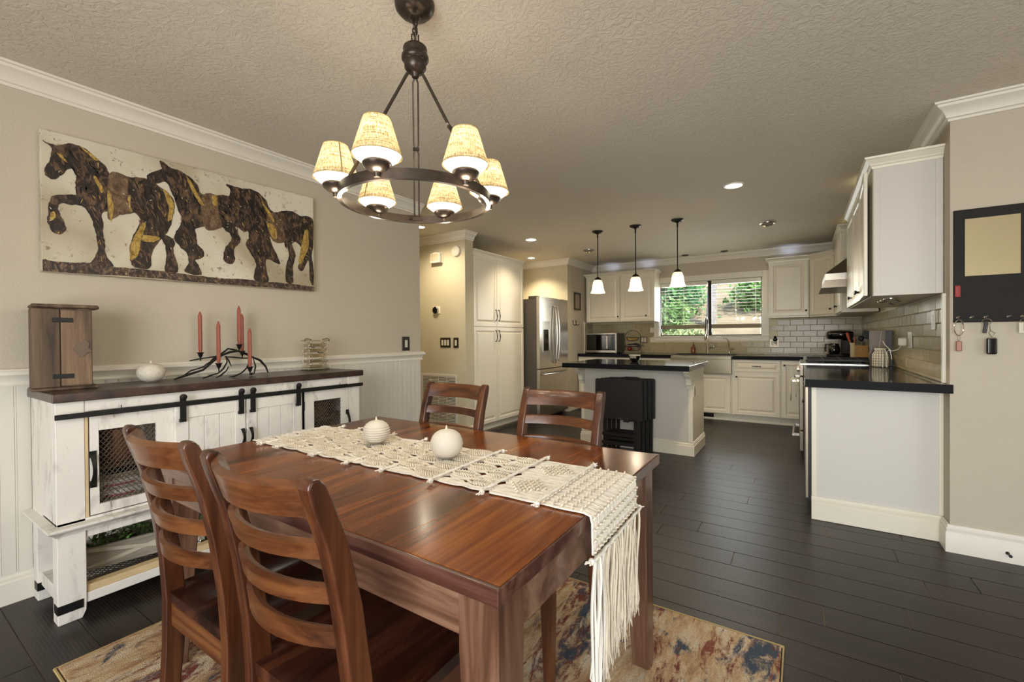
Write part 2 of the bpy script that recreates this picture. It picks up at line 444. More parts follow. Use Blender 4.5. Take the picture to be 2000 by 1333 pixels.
# walls
wl = struct('wall_left', MB().box(WX-.12, -2.3, 0, WX, 3.02, CH), WALL)
struct('wall_hall', MB().box(-5.2, 4.05, 0, -3.3, 4.20, CH), WALLY)
struct('wall_hall_end', MB().box(-5.3, 2.9, 0, -5.2, 4.2, CH).box(-5.3, 2.9, 0, WX-.12, 3.0, CH), WALLY)
struct('wall_pantry_recess', MB().box(-4.1, 4.20, 0, -3.95, 6.40, CH), WALLY)
struct('wall_fridge', MB().box(-4.1, 6.40, 0, KX, 6.52, CH), WALLY)
wkl = struct('wall_kitchen_left', MB().box(KX-.12, 6.52, 0, KX, 7.52, CH), WALL)
WX0, WX1, WZ0, WZ1 = -1.955, -.469, 1.187, 2.05
wb = struct('wall_back', MB().box(KX-.12, BY, 0, WX0, BY+.12, CH).box(WX1, BY, 0, RX+.12, BY+.12, CH)
            .box(WX0, BY, 0, WX1, BY+.12, WZ0).box(WX0, BY, WZ1, WX1, BY+.12, CH), WALL)
wkr = struct('wall_kitchen_right', MB().box(RX, 3.45, 0, RX+.12, BY, CH), WALL)
struct('wall_right_front', MB().box(RX, 3.33, 0, 2.7, 3.45, CH), WALL)
struct('wall_right', MB().box(2.6, -2.3, 0, 2.7, 0, CH).box(2.6, 1.8, 0, 2.7, 3.33, CH).box(2.6, 0, 0, 2.7, 1.8, .65).box(2.6, 0, 2.05, 2.7, 1.8, CH), WALL)
struct('wall_rear', MB().box(-3.13, -2.3, 0, -1.25, -2.2, CH).box(1.55, -2.3, 0, 2.7, -2.2, CH).box(-1.25, -2.3, 2.15, 1.55, -2.2, CH), WALL)
# unseen rear patio door and right window, put in to admit daylight (behind the camera)
def frame_y(mb, x0, z0, x1, z1, y0, y1, t):
    return mb.box(x0, y0, z0, x0+t, y1, z1).box(x1-t, y0, z0, x1, y1, z1).box(x0+t, y0, z0, x1-t, y1, z0+t).box(x0+t, y0, z1-t, x1-t, y1, z1)
d1 = struct('door_1', frame_y(frame_y(MB(), -1.25, 0, .15, 2.15, -2.28, -2.22, .07), .15, 0, 1.55, 2.15, -2.28, -2.22, .07), TRIM)
w2 = struct('window_2', MB().box(2.62, 0, .65, 2.68, .06, 2.05).box(2.62, 1.74, .65, 2.68, 1.8, 2.05).box(2.62, .06, .65, 2.68, 1.74, .71).box(2.62, .06, 1.99, 2.68, 1.74, 2.05).box(2.62, .87, .71, 2.68, .93, 1.99), TRIM)
struct('pane', MB().box(-1.18, -2.252, .07, .08, -2.248, 2.08), PANE, parent=d1); struct('pane', MB().box(.22, -2.252, .07, 1.48, -2.248, 2.08), PANE, parent=d1); struct('pane', MB().box(2.648, .06, .71, 2.652, .87, 1.99), PANE, parent=w2); struct('pane', MB().box(2.648, .93, .71, 2.652, 1.74, 1.99), PANE, parent=w2)
# crown mouldings
crown = [(0, CH-.095), (.010, CH-.095), (.012, CH-.082), (.020, CH-.078), (.024, CH-.062), (.040, CH-.038), (.060, CH-.026), (.064, CH-.014), (.074, CH-.012), (.076, CH-.001), (0, CH-.001)]
struct('trim_1', MB().sweep([(WX, -2.2), (WX, 3.02)], crown, -1), TRIM, smooth=True)
struct('trim_2', MB().sweep([(-5.2, 4.05), (-3.3, 4.05), (-3.3, 4.20)], crown, -1), TRIM, smooth=True)
struct('trim_3', MB().sweep([(-3.95, 6.40), (KX, 6.40), (KX, BY), (RX, BY), (RX, 3.33), (2.6, 3.33)], crown, -1), TRIM, smooth=True)
# baseboards
bb = [(0, 0), (.016, 0), (.016, .098), (.012, .103), (.013, .116), (.008, .122), (.007, .136), (0, .138)]
struct('baseboard_left', MB().sweep([(WX, -2.2), (WX, 3.02), (WX-.12, 3.02)], bb, -1), TRIM, smooth=True)
struct('baseboard_hall', MB().sweep([(-5.2, 4.05), (-3.3, 4.05), (-3.3, 4.19)], bb, -1), TRIM, smooth=True)
struct('baseboard_kitchen_left', MB().sweep([(-3.95, 6.40), (KX, 6.40), (KX, 6.80)], bb, -1), TRIM, smooth=True)
bb2 = [(0, 0), (.018, 0), (.018, .105), (.013, .112), (.015, .128), (.009, .136), (.008, .148), (0, .150)]
struct('baseboard_right', MB().sweep([(RX-.003, 3.44), (RX-.003, 3.33), (2.6, 3.33)], bb2, -1), TRIM, smooth=True)
# beadboard wainscot: narrow panels with bead grooves, cap rail
for k in range(57):
    y0 = .022+.0525*k
    if y0+.0525 > 3.02: break
    if k == 0:
        p0 = obj('panel', MB().prism([(0, 0), (0, .006), (.002, .0085), (.005, .0085), (.0065, .006), (.0085, .0085), (.050, .0085), (.0520, .006), (.0525, 0)], .13, .995, axis='z',
                 T=Matrix(((0, 1, 0, 0), (1, 0, 0, 0), (0, 0, 1, 0), (0, 0, 0, 1)))), BEAD, wl, smooth=False)
        p0.location = (WX, y0, 0)
    else: link_copy(p0, wl, (WX, y0, 0))
rail = [(0, .985), (.014, .985), (.016, .992), (.012, 1.0), (.013, 1.010), (.026, 1.028), (.034, 1.036), (.034, 1.050), (.026, 1.056), (.024, 1.062), (0, 1.062)]
struct('trim_4', MB().sweep([(WX, -2.2), (WX, 3.02), (WX-.12, 3.02)], rail, -1), TRIM, smooth=True)
# tile backsplashes: grout bed and single tiles
TW, TH, TT = .1545, .0765, .009
t0 = None
RT_ = random.Random(2)
def tile(parent, M4, w, h):
    global t0
    M4 = M4 @ Matrix.Rotation(RT_.uniform(-.02, .02), 4, 'Z') @ Matrix.Rotation(RT_.uniform(-.025, .025), 4, 'X')
    if abs(w-TW) < 1e-4 and abs(h-TH) < 1e-4:
        if t0 is None:
            t0 = obj('tile', MB().box(0, -TT, 0, TW, 0, TH), TILE, parent, bev=.003); t0.matrix_local = M4; return
        o = link_copy(t0, parent); o.matrix_local = M4; return
    o = obj('tile', MB().box(0, -TT, 0, w, 0, h), TILE, parent, bev=.003); o.matrix_local = M4
def tiles(parent, u0, u1, zmax, place, hole=None, ph=0):
    r = 0; z = .937-.0795
    while z < zmax-.02:
        h = min(TH, zmax-z); z0 = z
        if z < .914: z0 = .916; h = z+TH-z0
        off = ((r % 2)*.0787+ph)
        u = math.floor((u0-off)/.1574)*.1574+off
        while u < u1:
            a, b = max(u, u0), min(u+TW, u1)
            if b-a > .012 and not (hole and hole(a, b, z0, z0+h)): tile(parent, place(a, z0), b-a if b-a < TW-1e-4 else TW, h if h < TH-1e-4 else TH)
            u += .1574
        z += .0795; r += 1
struct('grout', MB().box(KX+.001, BY-.004, .914, -2.02, BY, 1.43).box(-.39, BY-.004, .914, RX-.001, BY, 1.43).box(-2.02, BY-.004, .914, -.39, BY, 1.12), GROUT, parent=wb)
struct('grout', MB().box(RX-.004, 3.44, .914, RX, BY-.002, 1.42), GROUT, parent=wkr)
struct('grout', MB().box(KX, 7.04, .914, KX+.004, BY, 1.43), GROUT, parent=wkl)
tiles(wb, KX+.01, RX-.012, 1.43, lambda u, z: Matrix.Translation((u, BY-.004, z)), lambda a, b, z0, z1: b > -2.02 and a < -.39 and z1 > 1.112, ph=.026+.003)
tiles(wkr, -(BY-.014), -3.44, 1.42, lambda u, z: Matrix.Translation((RX-.004, -u, z)) @ Matrix.Rotation(-H90, 4, 'Z'), ph=.05)
tiles(wkl, 7.04, BY-.014, 1.43, lambda u, z: Matrix.Translation((KX+.004, u, z)) @ Matrix.Rotation(H90, 4, 'Z'))
struct('trim_5', MB().box(RX-.016, 3.405, .914, RX+.001, 3.435, 1.42), TRIM, bev=.002)
struct('trim_6', MB().box(KX, 7.02, .914, KX+.016, 7.035, 1.45), TRIM, bev=.002)
# kitchen window
win = struct('window_1', frame_y(MB(), WX0, WZ0, WX1, WZ1, 7.465, 7.50, .022).box(-1.215, 7.46, WZ0, -1.165, 7.505, WZ1).box(-1.2, 7.455, WZ0+.02, -1.17, 7.465, WZ1-.02), BRONZE)
for a, b in ((WX0+.022, -1.215), (-1.165, WX1-.022)): struct('pane', MB().box(a, 7.478, WZ0+.022, b, 7.484, WZ1-.022), PANE, parent=win)
cas = MB()
for x0, z0, x1, z1 in ((-2.03, WZ0, WX0, 2.14), (WX1, WZ0, -.385, 2.14), (WX0, WZ1, WX1, 2.14), (-2.03, 1.112, -.385, WZ0)): cas.box(x0, BY-.022, z0, x1, BY, z1)
cas.box(WX0, BY, WZ0-.001, WX1, BY+.07, WZ0+.006).box(WX0-.001, BY, WZ0, WX0+.012, BY+.06, WZ1).box(WX1-.012, BY, WZ0, WX1+.001, BY+.06, WZ1)
struct('window_casing', cas, TRIM, parent=win, bev=.003)
struct('window_sill', MB().box(-2.045, BY-.034, 1.178, -.37, BY, 1.192), TRIM, parent=win, bev=.003)
BLINDW = M('white_blind_slat', 'e8e2d2', .5)
RAILB = M('backlit_taupe_rail', '8b8064', .6)  # backlit look of the bottom rail put into its colour
def blind(x0, x1, lab):
    t = thing('window_blind', lab, 'blind', ((x0+x1)/2, 7.43, 0), group='slatted blinds in the kitchen window')
    h = (x1-x0)/2
    obj('head_rail', MB().box(-h, -.028, 1.985, h, .022, 2.045), BLINDW, t, bev=.002)
    obj('bottom_rail', MB().box(-h, -.024, 1.305, h, .022, 1.368), RAILB, t, bev=.004)
    s0 = None
    for k in range(12):
        z = 1.405+.0475*k
        if s0 is None:
            s0 = obj('slat', MB().box(-h, -.024, -.0015, h, .024, .0015), BLINDW, t); s0.location = (0, 0, z); s0.rotation_euler = (.05, 0, 0)
        else: link_copy(s0, t, (0, 0, z), (.05, 0, 0))
    cd = MB()
    for u in (-.8, 0, .8): cd.tube([(u*h, -.026, 1.36), (u*h, -.026, 1.99)], .0012, 4).tube([(u*h, .024, 1.36), (u*h, .024, 1.99)], .0012, 4)
    obj('ladder_cord', cd, BLINDW, t)
    return t
b1 = blind(-1.925, -1.222, 'left slatted blind with taupe bottom rail, toned as backlit, in the kitchen window')
obj('tilt_wand', MB().tube([(.30-.6, -.034, 1.98), (.30-.6, -.034, 1.42)], .003, 6), BLACK, b1)
blind(-1.158, -.492, 'right slatted blind with taupe bottom rail, toned as backlit, in the kitchen window')

# ================================================================ GARDEN seen through the window
DIRT = M('dry_pale_soil', '9c8c6e', .95, var=.2, vscale=2, bmp=.6, bscale=12)
struct('ground', MB().prism([(7.7, -.15), (10.2, .55), (13.5, 1.9), (19, 4.2), (19, -.3), (7.7, -.3)], -11, 5, axis='x'), DIRT)
LEAFA = M('mid_green_leaf', '6f9a4e', .6, var=.35, vscale=5); LEAFB = M('pale_olive_leaf', 'a7b87c', .6, var=.3, vscale=5); LEAFC = M('deep_green_leaf', '4f8a48', .6, var=.4, vscale=4)
BARK = M('grey_bark', '9b9690', .9, var=.2, vscale=8, bmp=.5, bscale=30)
def foliage(c, rad, n, size, seed, lump=.35):
    R = random.Random(seed); mb = MB()
    cl = [Vector((R.uniform(-1, 1)*rad[0], R.uniform(-1, 1)*rad[1], R.uniform(-1, 1)*rad[2])) for _ in range(9)]
    for _ in range(n):
        q = R.choice(cl); d = Vector((R.gauss(0, lump)*rad[0], R.gauss(0, lump)*rad[1], R.gauss(0, lump)*rad[2])); p = Vector(c)+q*.62+d
        a = Vector((R.uniform(-1, 1), R.uniform(-1, 1), R.uniform(-1, 1))).normalized(); b = a.orthogonal().normalized(); s = size*R.uniform(.6, 1.4)
        mb.add([p-a*s, p+b*s*.45, p+a*s, p-b*s*.45], [(0, 1, 2, 3)])
    return mb
def bush(loc, rad, n, size, mat, lab, seed, name='shrub', trunk=0, group=None):
    t = thing(name, lab, 'tree' if trunk else 'shrub', loc, group=group)
    obj('foliage', foliage((0, 0, trunk+rad[2]*.9), rad, n, size, seed), mat, t, smooth=False)
    mb = MB(); R = random.Random(seed)
    for k in range(4 if not trunk else 1):
        e = (R.uniform(-.3, .3)*rad[0], R.uniform(-.3, .3)*rad[1], trunk+rad[2])
        mb.tube([(0, 0, -.1), (e[0]*.4, e[1]*.4, e[2]*.5), e], [.13, .11, .07] if trunk else [.03, .02, .01], 8)
    obj('trunk' if trunk else 'stem', mb, BARK, t)
bush((-3.3, 13.6, 1.95), (1.0, .6, .62), 2400, .09, LEAFC, 'dense green shrub behind the left window pane', 1)
bush((-2.25, 11.0, .88), (.42, .28, .30), 900, .05, LEAFB, 'small pale shrub low in the left window pane', 2)
bush((-3.9, 9.2, .28), (.45, .2, .22), 900, .05, LEAFA, 'leafy shrub along the bottom of the left window pane', 5)
bush((-.55, 13.4, 1.86), (.85, .5, .48), 2200, .09, LEAFA, 'broad green shrub high behind the right window pane', 3)
bush((-.1, 16.8, 3.3), (1.8, .7, .8), 2200, .10, LEAFB, 'pale olive shrub at the top of the slope behind the right pane', 4)
bush((-1.95, 12.4, 1.43), (.28, .28, .5), 400, .07, LEAFB, 'slim grey-barked tree between the two window panes', 6, 'tree', trunk=1.3)
bush((-5.6, 17.0, 3.3), (2.0, .9, 1.1), 2600, .1, LEAFC, 'large green tree beyond the left window pane', 7, 'tree', trunk=.6)
bush((-2.85, 12.15, 1.32), (.45, .22, .42), 1300, .06, LEAFA, 'bright green shrub behind the small pale shrub, left pane', 9)
bush((-.75, 11.0, .88), (.7, .3, .12), 900, .05, LEAFB, 'low pale ground-hugging shrub below the right pane', 8)
fence = thing('garden_post', 'orange-brown wooden post seen at the left edge of the window', 'post', (-3.95, 12.0, 1.25))
obj('post', MB().box(-.14, -.05, -.1, -.02, .05, 1.35).box(.02, -.05, -.1, .12, .05, 1.25), M('orange_cedar', 'b0743f', .7, var=.2, vscale=6), fence, bev=.01)
tag(obj('garden_wall', MB().add([(-3.6, 10.1, .4), (-2.2, 9.9, .36), (-2.2, 10.02, .36), (-3.6, 10.22, .4), (-3.6, 10.1, 1.62), (-2.2, 9.9, 1.02), (-2.2, 10.02, 1.02), (-3.6, 10.22, 1.62)],
    [(0,3,2,1),(4,5,6,7),(0,1,5,4),(1,2,6,5),(2,3,7,6),(3,0,4,7)]), M('blue_grey_concrete', '9aa4ad', .8, var=.08, vscale=4)), 'sloping blue-grey concrete garden wall outside the left pane', 'wall')

# ================================================================ DINING AREA
# rug
RT = .012
rug = thing('area_rug', 'cream, rust and slate blue distressed rug under the dining table', 'rug', (0, 0, 0))
obj('pile', MB().box(-2.243, .425, .0, -.065, 1.947, RT), RUG, rug, bev=.003)
obj('binding', MB().tube([(-2.25, .418, .006), (-.058, .418, .006), (-.058, 1.954, .006), (-2.25, 1.954, .006)], .0058, 6, closed=True), M('tan_rug_binding', 'b39a66', .9), rug)

# dining table
TX0, TX1, TY0, TY1, TZ = -1.95, -.432, .612, 1.637, .76
tbl = thing('dining_table', 'dark reddish-brown wooden dining table with a macrame runner across it', 'table', (-1.19, 1.125, RT))
def L(mb_fn): return mb_fn
ox, oy = -1.19, 1.125
def loc_box(mb, x0, y0, z0, x1, y1, z1): return mb.box(x0-ox, y0-oy, z0-RT, x1-ox, y1-oy, z1-RT)
# top: three leaves with a solid border
lv = [(-1.945, -1.4447), (-1.4443, -.9437), (-.9433, -.437)]
for a, b in lv: obj('tabletop_leaf', loc_box(MB(), a, TY0+.012, TZ-.030, b, TY1-.012, TZ), TABW, tbl, bev=.0012)
obj('top_edge', loc_box(loc_box(loc_box(loc_box(MB(), TX0, TY0, TZ-.034, TX1, TY0+.0118, TZ-.0005), TX0, TY1-.0118, TZ-.034, TX1, TY1, TZ-.0005), TX1-.0048, TY0+.0118, TZ-.034, TX1, TY1-.0118, TZ-.0005), TX0, TY0+.0118, TZ-.034, TX0+.0048, TY1-.0118, TZ-.0005), TABD, tbl, bev=.004, seg=2)
for nm, bx in (('apron', (TX0+.08, TY0+.03, TX1-.08, TY0+.052)), ('apron', (TX0+.08, TY1-.052, TX1-.08, TY1-.03)), ('apron', (TX1-.045, TY0+.08, TX1-.025, TY1-.08)), ('apron', (TX0+.025, TY0+.08, TX0+.045, TY1-.08))):
    obj(nm, loc_box(MB(), bx[0], bx[1], .625, bx[2], bx[3], TZ-.034), TABA, tbl, bev=.002)
def table_leg(sx, sy):
    x1 = (TX1-.018) if sx > 0 else (TX0+.018); y1 = (TY1-.028) if sy > 0 else (TY0+.022)
    mb = MB(); vs = []
    for z, wd in ((RT, .058), (.60, .092), (TZ-.034, .092)):
        xa, xb = sorted((x1, x1-sx*wd)); ya, yb = sorted((y1, y1-sy*wd))
        vs += [(xa-ox, ya-oy, z-RT), (xb-ox, ya-oy, z-RT), (xb-ox, yb-oy, z-RT), (xa-ox, yb-oy, z-RT)]
    f = [(3, 2, 1, 0), (8, 9, 10, 11)]
    for k in (0, 4):
        for q in range(4): l = (q+1) % 4; f.append((k+q, k+l, k+4+l, k+4+q))
    return mb.add(vs, f)
for sx in (-1, 1):
    for sy in (-1, 1): obj('leg', table_leg(sx, sy), TABL, tbl, bev=.004)

# ladder-back chairs: local frame, front towards +y, origin under the seat centre on the rug
def chair():
    t = bpy.data.objects.new('dining_chair', None); t.empty_display_size = .05; COL.objects.link(t)
    hw = .178; SZ = .472-RT
    def post_prof():
        # (y centre, z, half depth)
        return [(-.235, 0, .019), (-.222, .12, .021), (-.208, .30, .024), (-.205, .44, .025), (-.213, .56, .024), (-.232, .70, .023), (-.258, .82, .021), (-.285, .90, .020), (-.297, .935, .017), (-.300, .948, .008)]
    for s in (-1, 1):
        pr = post_prof(); poly = [(y+d, z) for y, z, d in pr]+[(y-d, z) for y, z, d in pr[::-1]]
        obj('rear_post', MB().prism(poly, s*hw-.017, s*hw+.017, axis='x'), CHR, t, bev=.005, seg=2)
        lg = MB(); vs = []
        for z, wd in ((0, .030), (.30, .042), (SZ-.028, .042)):
            xo = s*(hw+.012); xa, xb = sorted((xo, xo-s*wd)); vs += [(xa, .175-wd, z), (xb, .175-wd, z), (xb, .175, z), (xa, .175, z)]
        f = [(3, 2, 1, 0), (8, 9, 10, 11)]
        for k in (0, 4):
            for q in range(4): l = (q+1) % 4; f.append((k+q, k+l, k+4+l, k+4+q))
        obj('front_leg', lg.add(vs, f), CHR, t, bev=.003)
        obj('side_apron', MB().box(s*hw-.010, -.185, SZ-.098, s*hw+.010, .135, SZ-.028), CHRD, t, bev=.002)
    obj('front_apron', MB().box(-hw+.02, .148, SZ-.095, hw-.02, .168, SZ-.028), CHRX, t, bev=.002)
    obj('rear_apron', MB().box(-hw+.0175, -.218, SZ-.098, hw-.0175, -.196, SZ-.028), CHRX, t, bev=.002)
    # seat: solid plank notched between the rear posts, with a gentle saddle
    sm = MB(); nx, ny = 14, 14
    def seatpt(i, j, top):
        y = -.222+j/ny*.42
        wd = (hw-.0175) if j < 2 else (hw+.022)
        if j == 1: y = -.182
        if j == 2: y = -.1815
        x = -wd+2*wd*i/nx
        z = SZ if top else SZ-.027
        if top:
            u, v_ = abs(x)/hw, (y+.01)/.2
            z -= .009*max(0, 1-((abs(x)-.085)/.085)**2)*max(0, 1-v_*v_*1.1)
        return (x, y, z)
    for top in (1, 0):
        for j in range(ny+1):
            for i_ in range(nx+1): sm.v.append(seatpt(i_, j, top))
    n1 = (nx+1)*(ny+1)
    for j in range(ny):
        for i_ in range(nx):
            a = j*(nx+1)+i_; sm.f.append((a, a+1, a+nx+2, a+nx+1)); sm.f.append((n1+a, n1+a+nx+1, n1+a+nx+2, n1+a+1))
    for j in range(ny):
        a = j*(nx+1); b = a+nx; sm.f.append((a, a+nx+1, n1+a+nx+1, n1+a)); sm.f.append((b, n1+b, n1+b+nx+1, b+nx+1))
    for i_ in range(nx):
        a = i_; b = ny*(nx+1)+i_; sm.f.append((a, n1+a, n1+a+1, a+1)); sm.f.append((b, b+1, n1+b+1, n1+b))
    obj('seat', sm, CHRD, t)
    # curved slats
    def slat(z0, z1, th, y0, lean, bow=.045, roll=False):
        mb = MB(); N = 12
        for i_ in range(N+1):
            u = -1+2*i_/N; x = u*(hw-.0168); yb = y0-bow*(1-u*u)
            prof = [(-th/2, z0), (th/2, z0), (th/2+lean*.5, (z0+z1)/2), (th/2+lean, z1-.004), (lean, z1+(.006 if roll else 0)), (-th/2+lean, z1-.004), (-th/2+lean*.5, (z0+z1)/2)]
            for dy, z in prof: mb.v.append((x, yb+dy, z))
        m = 7
        for i_ in range(N):
            for k in range(m): l = (k+1) % m; mb.f.append((i_*m+k, i_*m+m+k, i_*m+m+l, i_*m+l))
        mb.f.append(tuple(range(m))); mb.f.append(tuple(N*m+k for k in range(m))[::-1])
        return mb
    obj('top_rail', slat(.874, .934, .024, -.272, -.018, roll=True), CHRX, t)
    obj('slat', slat(.793, .830, .021, -.252, -.010), CHRX, t)
    obj('slat', slat(.706, .743, .021, -.236, -.007), CHRX, t)
    obj('slat', slat(.619, .656, .021, -.223, -.004), CHRX, t)
    return t
ch1 = chair()
spots = [(-1.347, .734, 0, 'wooden ladder-back chair at near side of table, next to the sideboard'),
         (-.855, .724, 0, 'wooden ladder-back chair nearest the camera, lower front of photo'),
         (-1.469, 1.432, PI, 'wooden ladder-back chair on far side, in front of the wall grille'),
         (-.877, 1.446, PI, 'wooden ladder-back chair on far side, in front of the refrigerator and island')]
for k, (x, y, rz, lab) in enumerate(spots):
    c = ch1 if k == 0 else copy_tree(ch1)
    c.location = (x, y, RT); c.rotation_euler = (0, 0, rz); tag(c, lab, 'chair', 'dining chairs around the table')

# macrame runner
RA, RB = math.radians(3.9), 0
run = thing('table_runner', 'cream macrame table runner with long fringe hanging off the table end', 'runner', (-.425, 1.155, TZ+.001))
run.rotation_euler = (0, 0, math.radians(1.2))
RLEN = 1.475; RW = .176
def rp(u, v, h=0):
    """u: distance from the table-end edge towards the far end (negative = hanging down), v: across, h: height off the cloth"""
    r = .012
    if u > r: return Vector((-u, v, .004+h))
    if u > -r*.57:
        a = (r-u)/(r*1.57)*H90; return Vector((-r+(r+.004+h)*math.sin(a)*1.0, v, -r+(r+.004+h)*math.cos(a)))
    return Vector((.004+h, v, -r+(u+r*.57)))
bars = [(.135, 1), (.305, 1), (.49, 1), (.70, 0), (.87, 0), (1.06, 0), (1.285, 0), (1.40, 0), (-.092, 1)]
cl = MB(); R = random.Random(11)
NC = 30
def leafc(v0, r, n=4):
    sp = 2*RW/n; o = (r % 2)*sp/2; return (math.floor((v0+RW-o)/sp)+.5)*sp-RW+o
def cordv(u, v0):
    if u < .30: return v0
    if u < .50: s = (u-.305)/.0925; amp = .62
    else: s = (u-.49)/.118; amp = .42
    r = math.floor(s); k = s-r; c = leafc(v0, r); c = max(-RW+.02, min(RW-.02, c))
    return c+(v0-c)*(1-amp*(1-math.sin(PI*k)**.6))
for j in range(NC):
    v0 = -RW+2*RW*(j+.5)/NC; pts = []; n = 104
    for i_ in range(n):
        u = -.088+(RLEN+.088)*i_/(n-1)
        pts.append(rp(u, cordv(u, v0)+.0012*math.sin(u*60+j*2.1), .001*(j % 2)))
    cl.tube(pts, .0056, 5, flat=.55)
kn = MB()
def stitch(u, v, a, L_=.0085, h=.0085, r=.0036):
    du, dv = L_*math.cos(a), L_*math.sin(a)
    kn.tube([rp(u-du, v-dv, .004), rp(u, v, h), rp(u+du, v+dv, .004)], [.0016, r, .0016], 4)
u = -.08; row = 0
while u < .13:                                        # rows of hooked knots across
    for j in range(NC):
        v0 = -RW+2*RW*(j+.5)/NC
        stitch(u+.003*(j % 2), v0, 1.15 if (j+row) % 2 else -1.15, .0055, .0078, .0028)
    u += .026; row += 1
for cu, cv in ((.222, -.085), (.218, .085), (.27, 0), (.17, 0)):        # two diamonds of knots
    for i_ in range(-4, 5):
        for j in range(-4, 5):
            if abs(i_)+abs(j) < (5 if abs(cv) > 0 else 0): stitch(cu+i_*.0135, cv+j*.0145, .9 if (i_+j) % 2 else -.9, .006, .0082, .0032)
s_ = 0
for r in range(11):                                   # leaves: herringbone down the middle of every bundle
    if r < 2: u0, ln = .305+.0925*r, .0925
    else: u0, ln = .49+.118*(r-2), .118
    if u0+ln > RLEN: break
    rr = r if r < 2 else r-2
    for q in range(-1, 5):
        sp = 2*RW/4; c = (q+.5)*sp-RW+(rr % 2)*sp/2
        if abs(c) > RW-.01: continue
        m = int(ln/.0085)
        for k in range(m):
            t_ = (k+.5)/m; u = u0+ln*t_; wd = .036*math.sin(PI*t_)**.7
            nst = 1 if r < 2 else 3
            for z_ in range(nst):
                for sg in (-1, 1): stitch(u, c+sg*(.004+wd*(z_+.45)/nst*.9), sg*-.55, .0075 if r < 2 else .0065, .0090, .0034)
obj('woven_body', cl, LINENROPE, run, smooth=True); obj('knot_pattern', kn, KNOTC, run, smooth=True, kind='stuff')
for u, big in bars:
    e = .010; bh = .0105 if big else .0045
    mb = MB(); mb.tube([rp(u+.0015*math.sin(q*1.3), -RW-e+(2*RW+2*e)*q/30, bh+.0014*(q % 2)) for q in range(31)], [.0052 if q % 2 else .0040 for q in range(31)], 5)
    obj('cross_cord', mb, LINENROPE, run)
    for s in (-1, 1):
        k = MB(); c = rp(u, s*(RW+e+.008), .006); k.ball(c, .0085, seg=8)
        for q in range(4): k.tube([c, c+Vector((R.uniform(-.012, .012), s*.016, R.uniform(-.004, .006)))], .0022, 4)
        obj('end_knot', k, LINENROPE, run)
NF = 46; WF = M('bleached_cotton_fringe', 'e2dacb', .9, bmp=.4, bscale=260)
for j in range(NF):
    v = -RW+2*RW*(j+.5)/NF; tfr = j/(NF-1)
    Lh = .325-.05*tfr+R.uniform(-.035, .02); pts = []; n = 12; amp = R.uniform(.002, .006); ph = R.uniform(0, 6); dr = -.018*(1-tfr)+R.uniform(-.012, .012)
    for i_ in range(n):
        q = i_/(n-1); p = rp(-.094, v, .002)
        pts.append(p+Vector((.004*math.sin(ph+q*5)+.004*(j % 3), dr*q*q+amp*math.sin(q*9+ph), -Lh*q)))
    mb = MB().tube(pts, [.0038]*(n-3)+[.0036, .0040, .0015], 5)
    for f_ in range(3):
        mb.tube([pts[-4], pts[-4]+Vector((R.uniform(-.004, .004), R.uniform(-.008, .008), -.05)), pts[-1]+Vector((R.uniform(-.006, .006), R.uniform(-.014, .014), R.uniform(-.03, .01)))], [.002, .0018, .0008], 4)
    obj('fringe_strand', mb, FRINGE if j > 7 else WF, run, label=None if j > 9 else None)
# flat fringe at the far end
fe = MB()
for j in range(30):
    v = -RW+2*RW*(j+.5)/30; fe.tube([rp(RLEN-.01, v, .002), rp(RLEN+.02, v+R.uniform(-.006, .006), .001), rp(RLEN+.035+R.uniform(-.01, .01), v+R.uniform(-.01, .01), 0)], .0028, 4)
obj('end_fringe', fe, LINENROPE, run)

# round candles
def wick(mb, z): return mb.lathe([(.011, z-.003), (.010, z+.002), (.004, z+.004), (.0035, z+.009), (.001, z+.017)], 8)
def ballcandle(loc, lab, kind, r, h, name='ball_candle'):
    t = thing(name, lab, 'candle', loc)
    N = 60; pr = [(.0001, 0)]
    for i_ in range(1, N):
        a = PI*i_/N; rr = r*math.sin(a)**.82; z = h/2-h/2*math.cos(a)
        if kind == 'ribbed': rr *= 1-.035*(1+math.cos(z/h*2*PI*10))
        if i_ == 1: z = 0; rr = r*.45
        pr.append((rr, max(0, z)))
    pr.append((.0001, h))
    wb_ = MB().lathe(pr, 36)
    if kind == 'knobbly': wb_.v = [(x*(1+.014*math.sin(11*math.atan2(y, x)+z*160)*math.sin(z*150)), y*(1+.014*math.sin(11*math.atan2(y, x)+z*160)*math.sin(z*150)), z) for x, y, z in wb_.v]
    obj('wax_body', wb_, M('white_'+kind+'_wax', 'd9d0bf', .55, bmp=.2 if kind != 'knobbly' else 1.0, bscale=60 if kind == 'knobbly' else 140, bdist=.006), t, smooth=True)
    obj('wick', wick(MB(), h-.002), CREAMW, t)
    return t
ballcandle((-1.405, 1.165, TZ+.0165), 'white ribbed ball candle on the table runner', 'ribbed', .0535, .090)
ballcandle((-1.025, 1.150, TZ+.0165), 'smooth white ball candle on the table runner', 'smooth', .0555, .098)

# ================================================================ SIDEBOARD (front faces +x)
SBX, SBY = -2.583, .492; SW, SD = 1.505, .405
sb = thing('sideboard', 'distressed white farmhouse sideboard with dark wood top and sliding barn doors', 'sideboard', (SBX, SBY, 0), H90)
def S_(name, x0, z0, x1, z1, y0, y1, mat, par=sb, bev=.002): return obj(name, MB().box(x0, y0, z0, x1, y1, z1), mat, par, bev=bev)
obj('wooden_top', MB().box(-.012, -.024, .932, SW+.018, SD+.006, .970), DARKTOP, sb, bev=.004, seg=2)
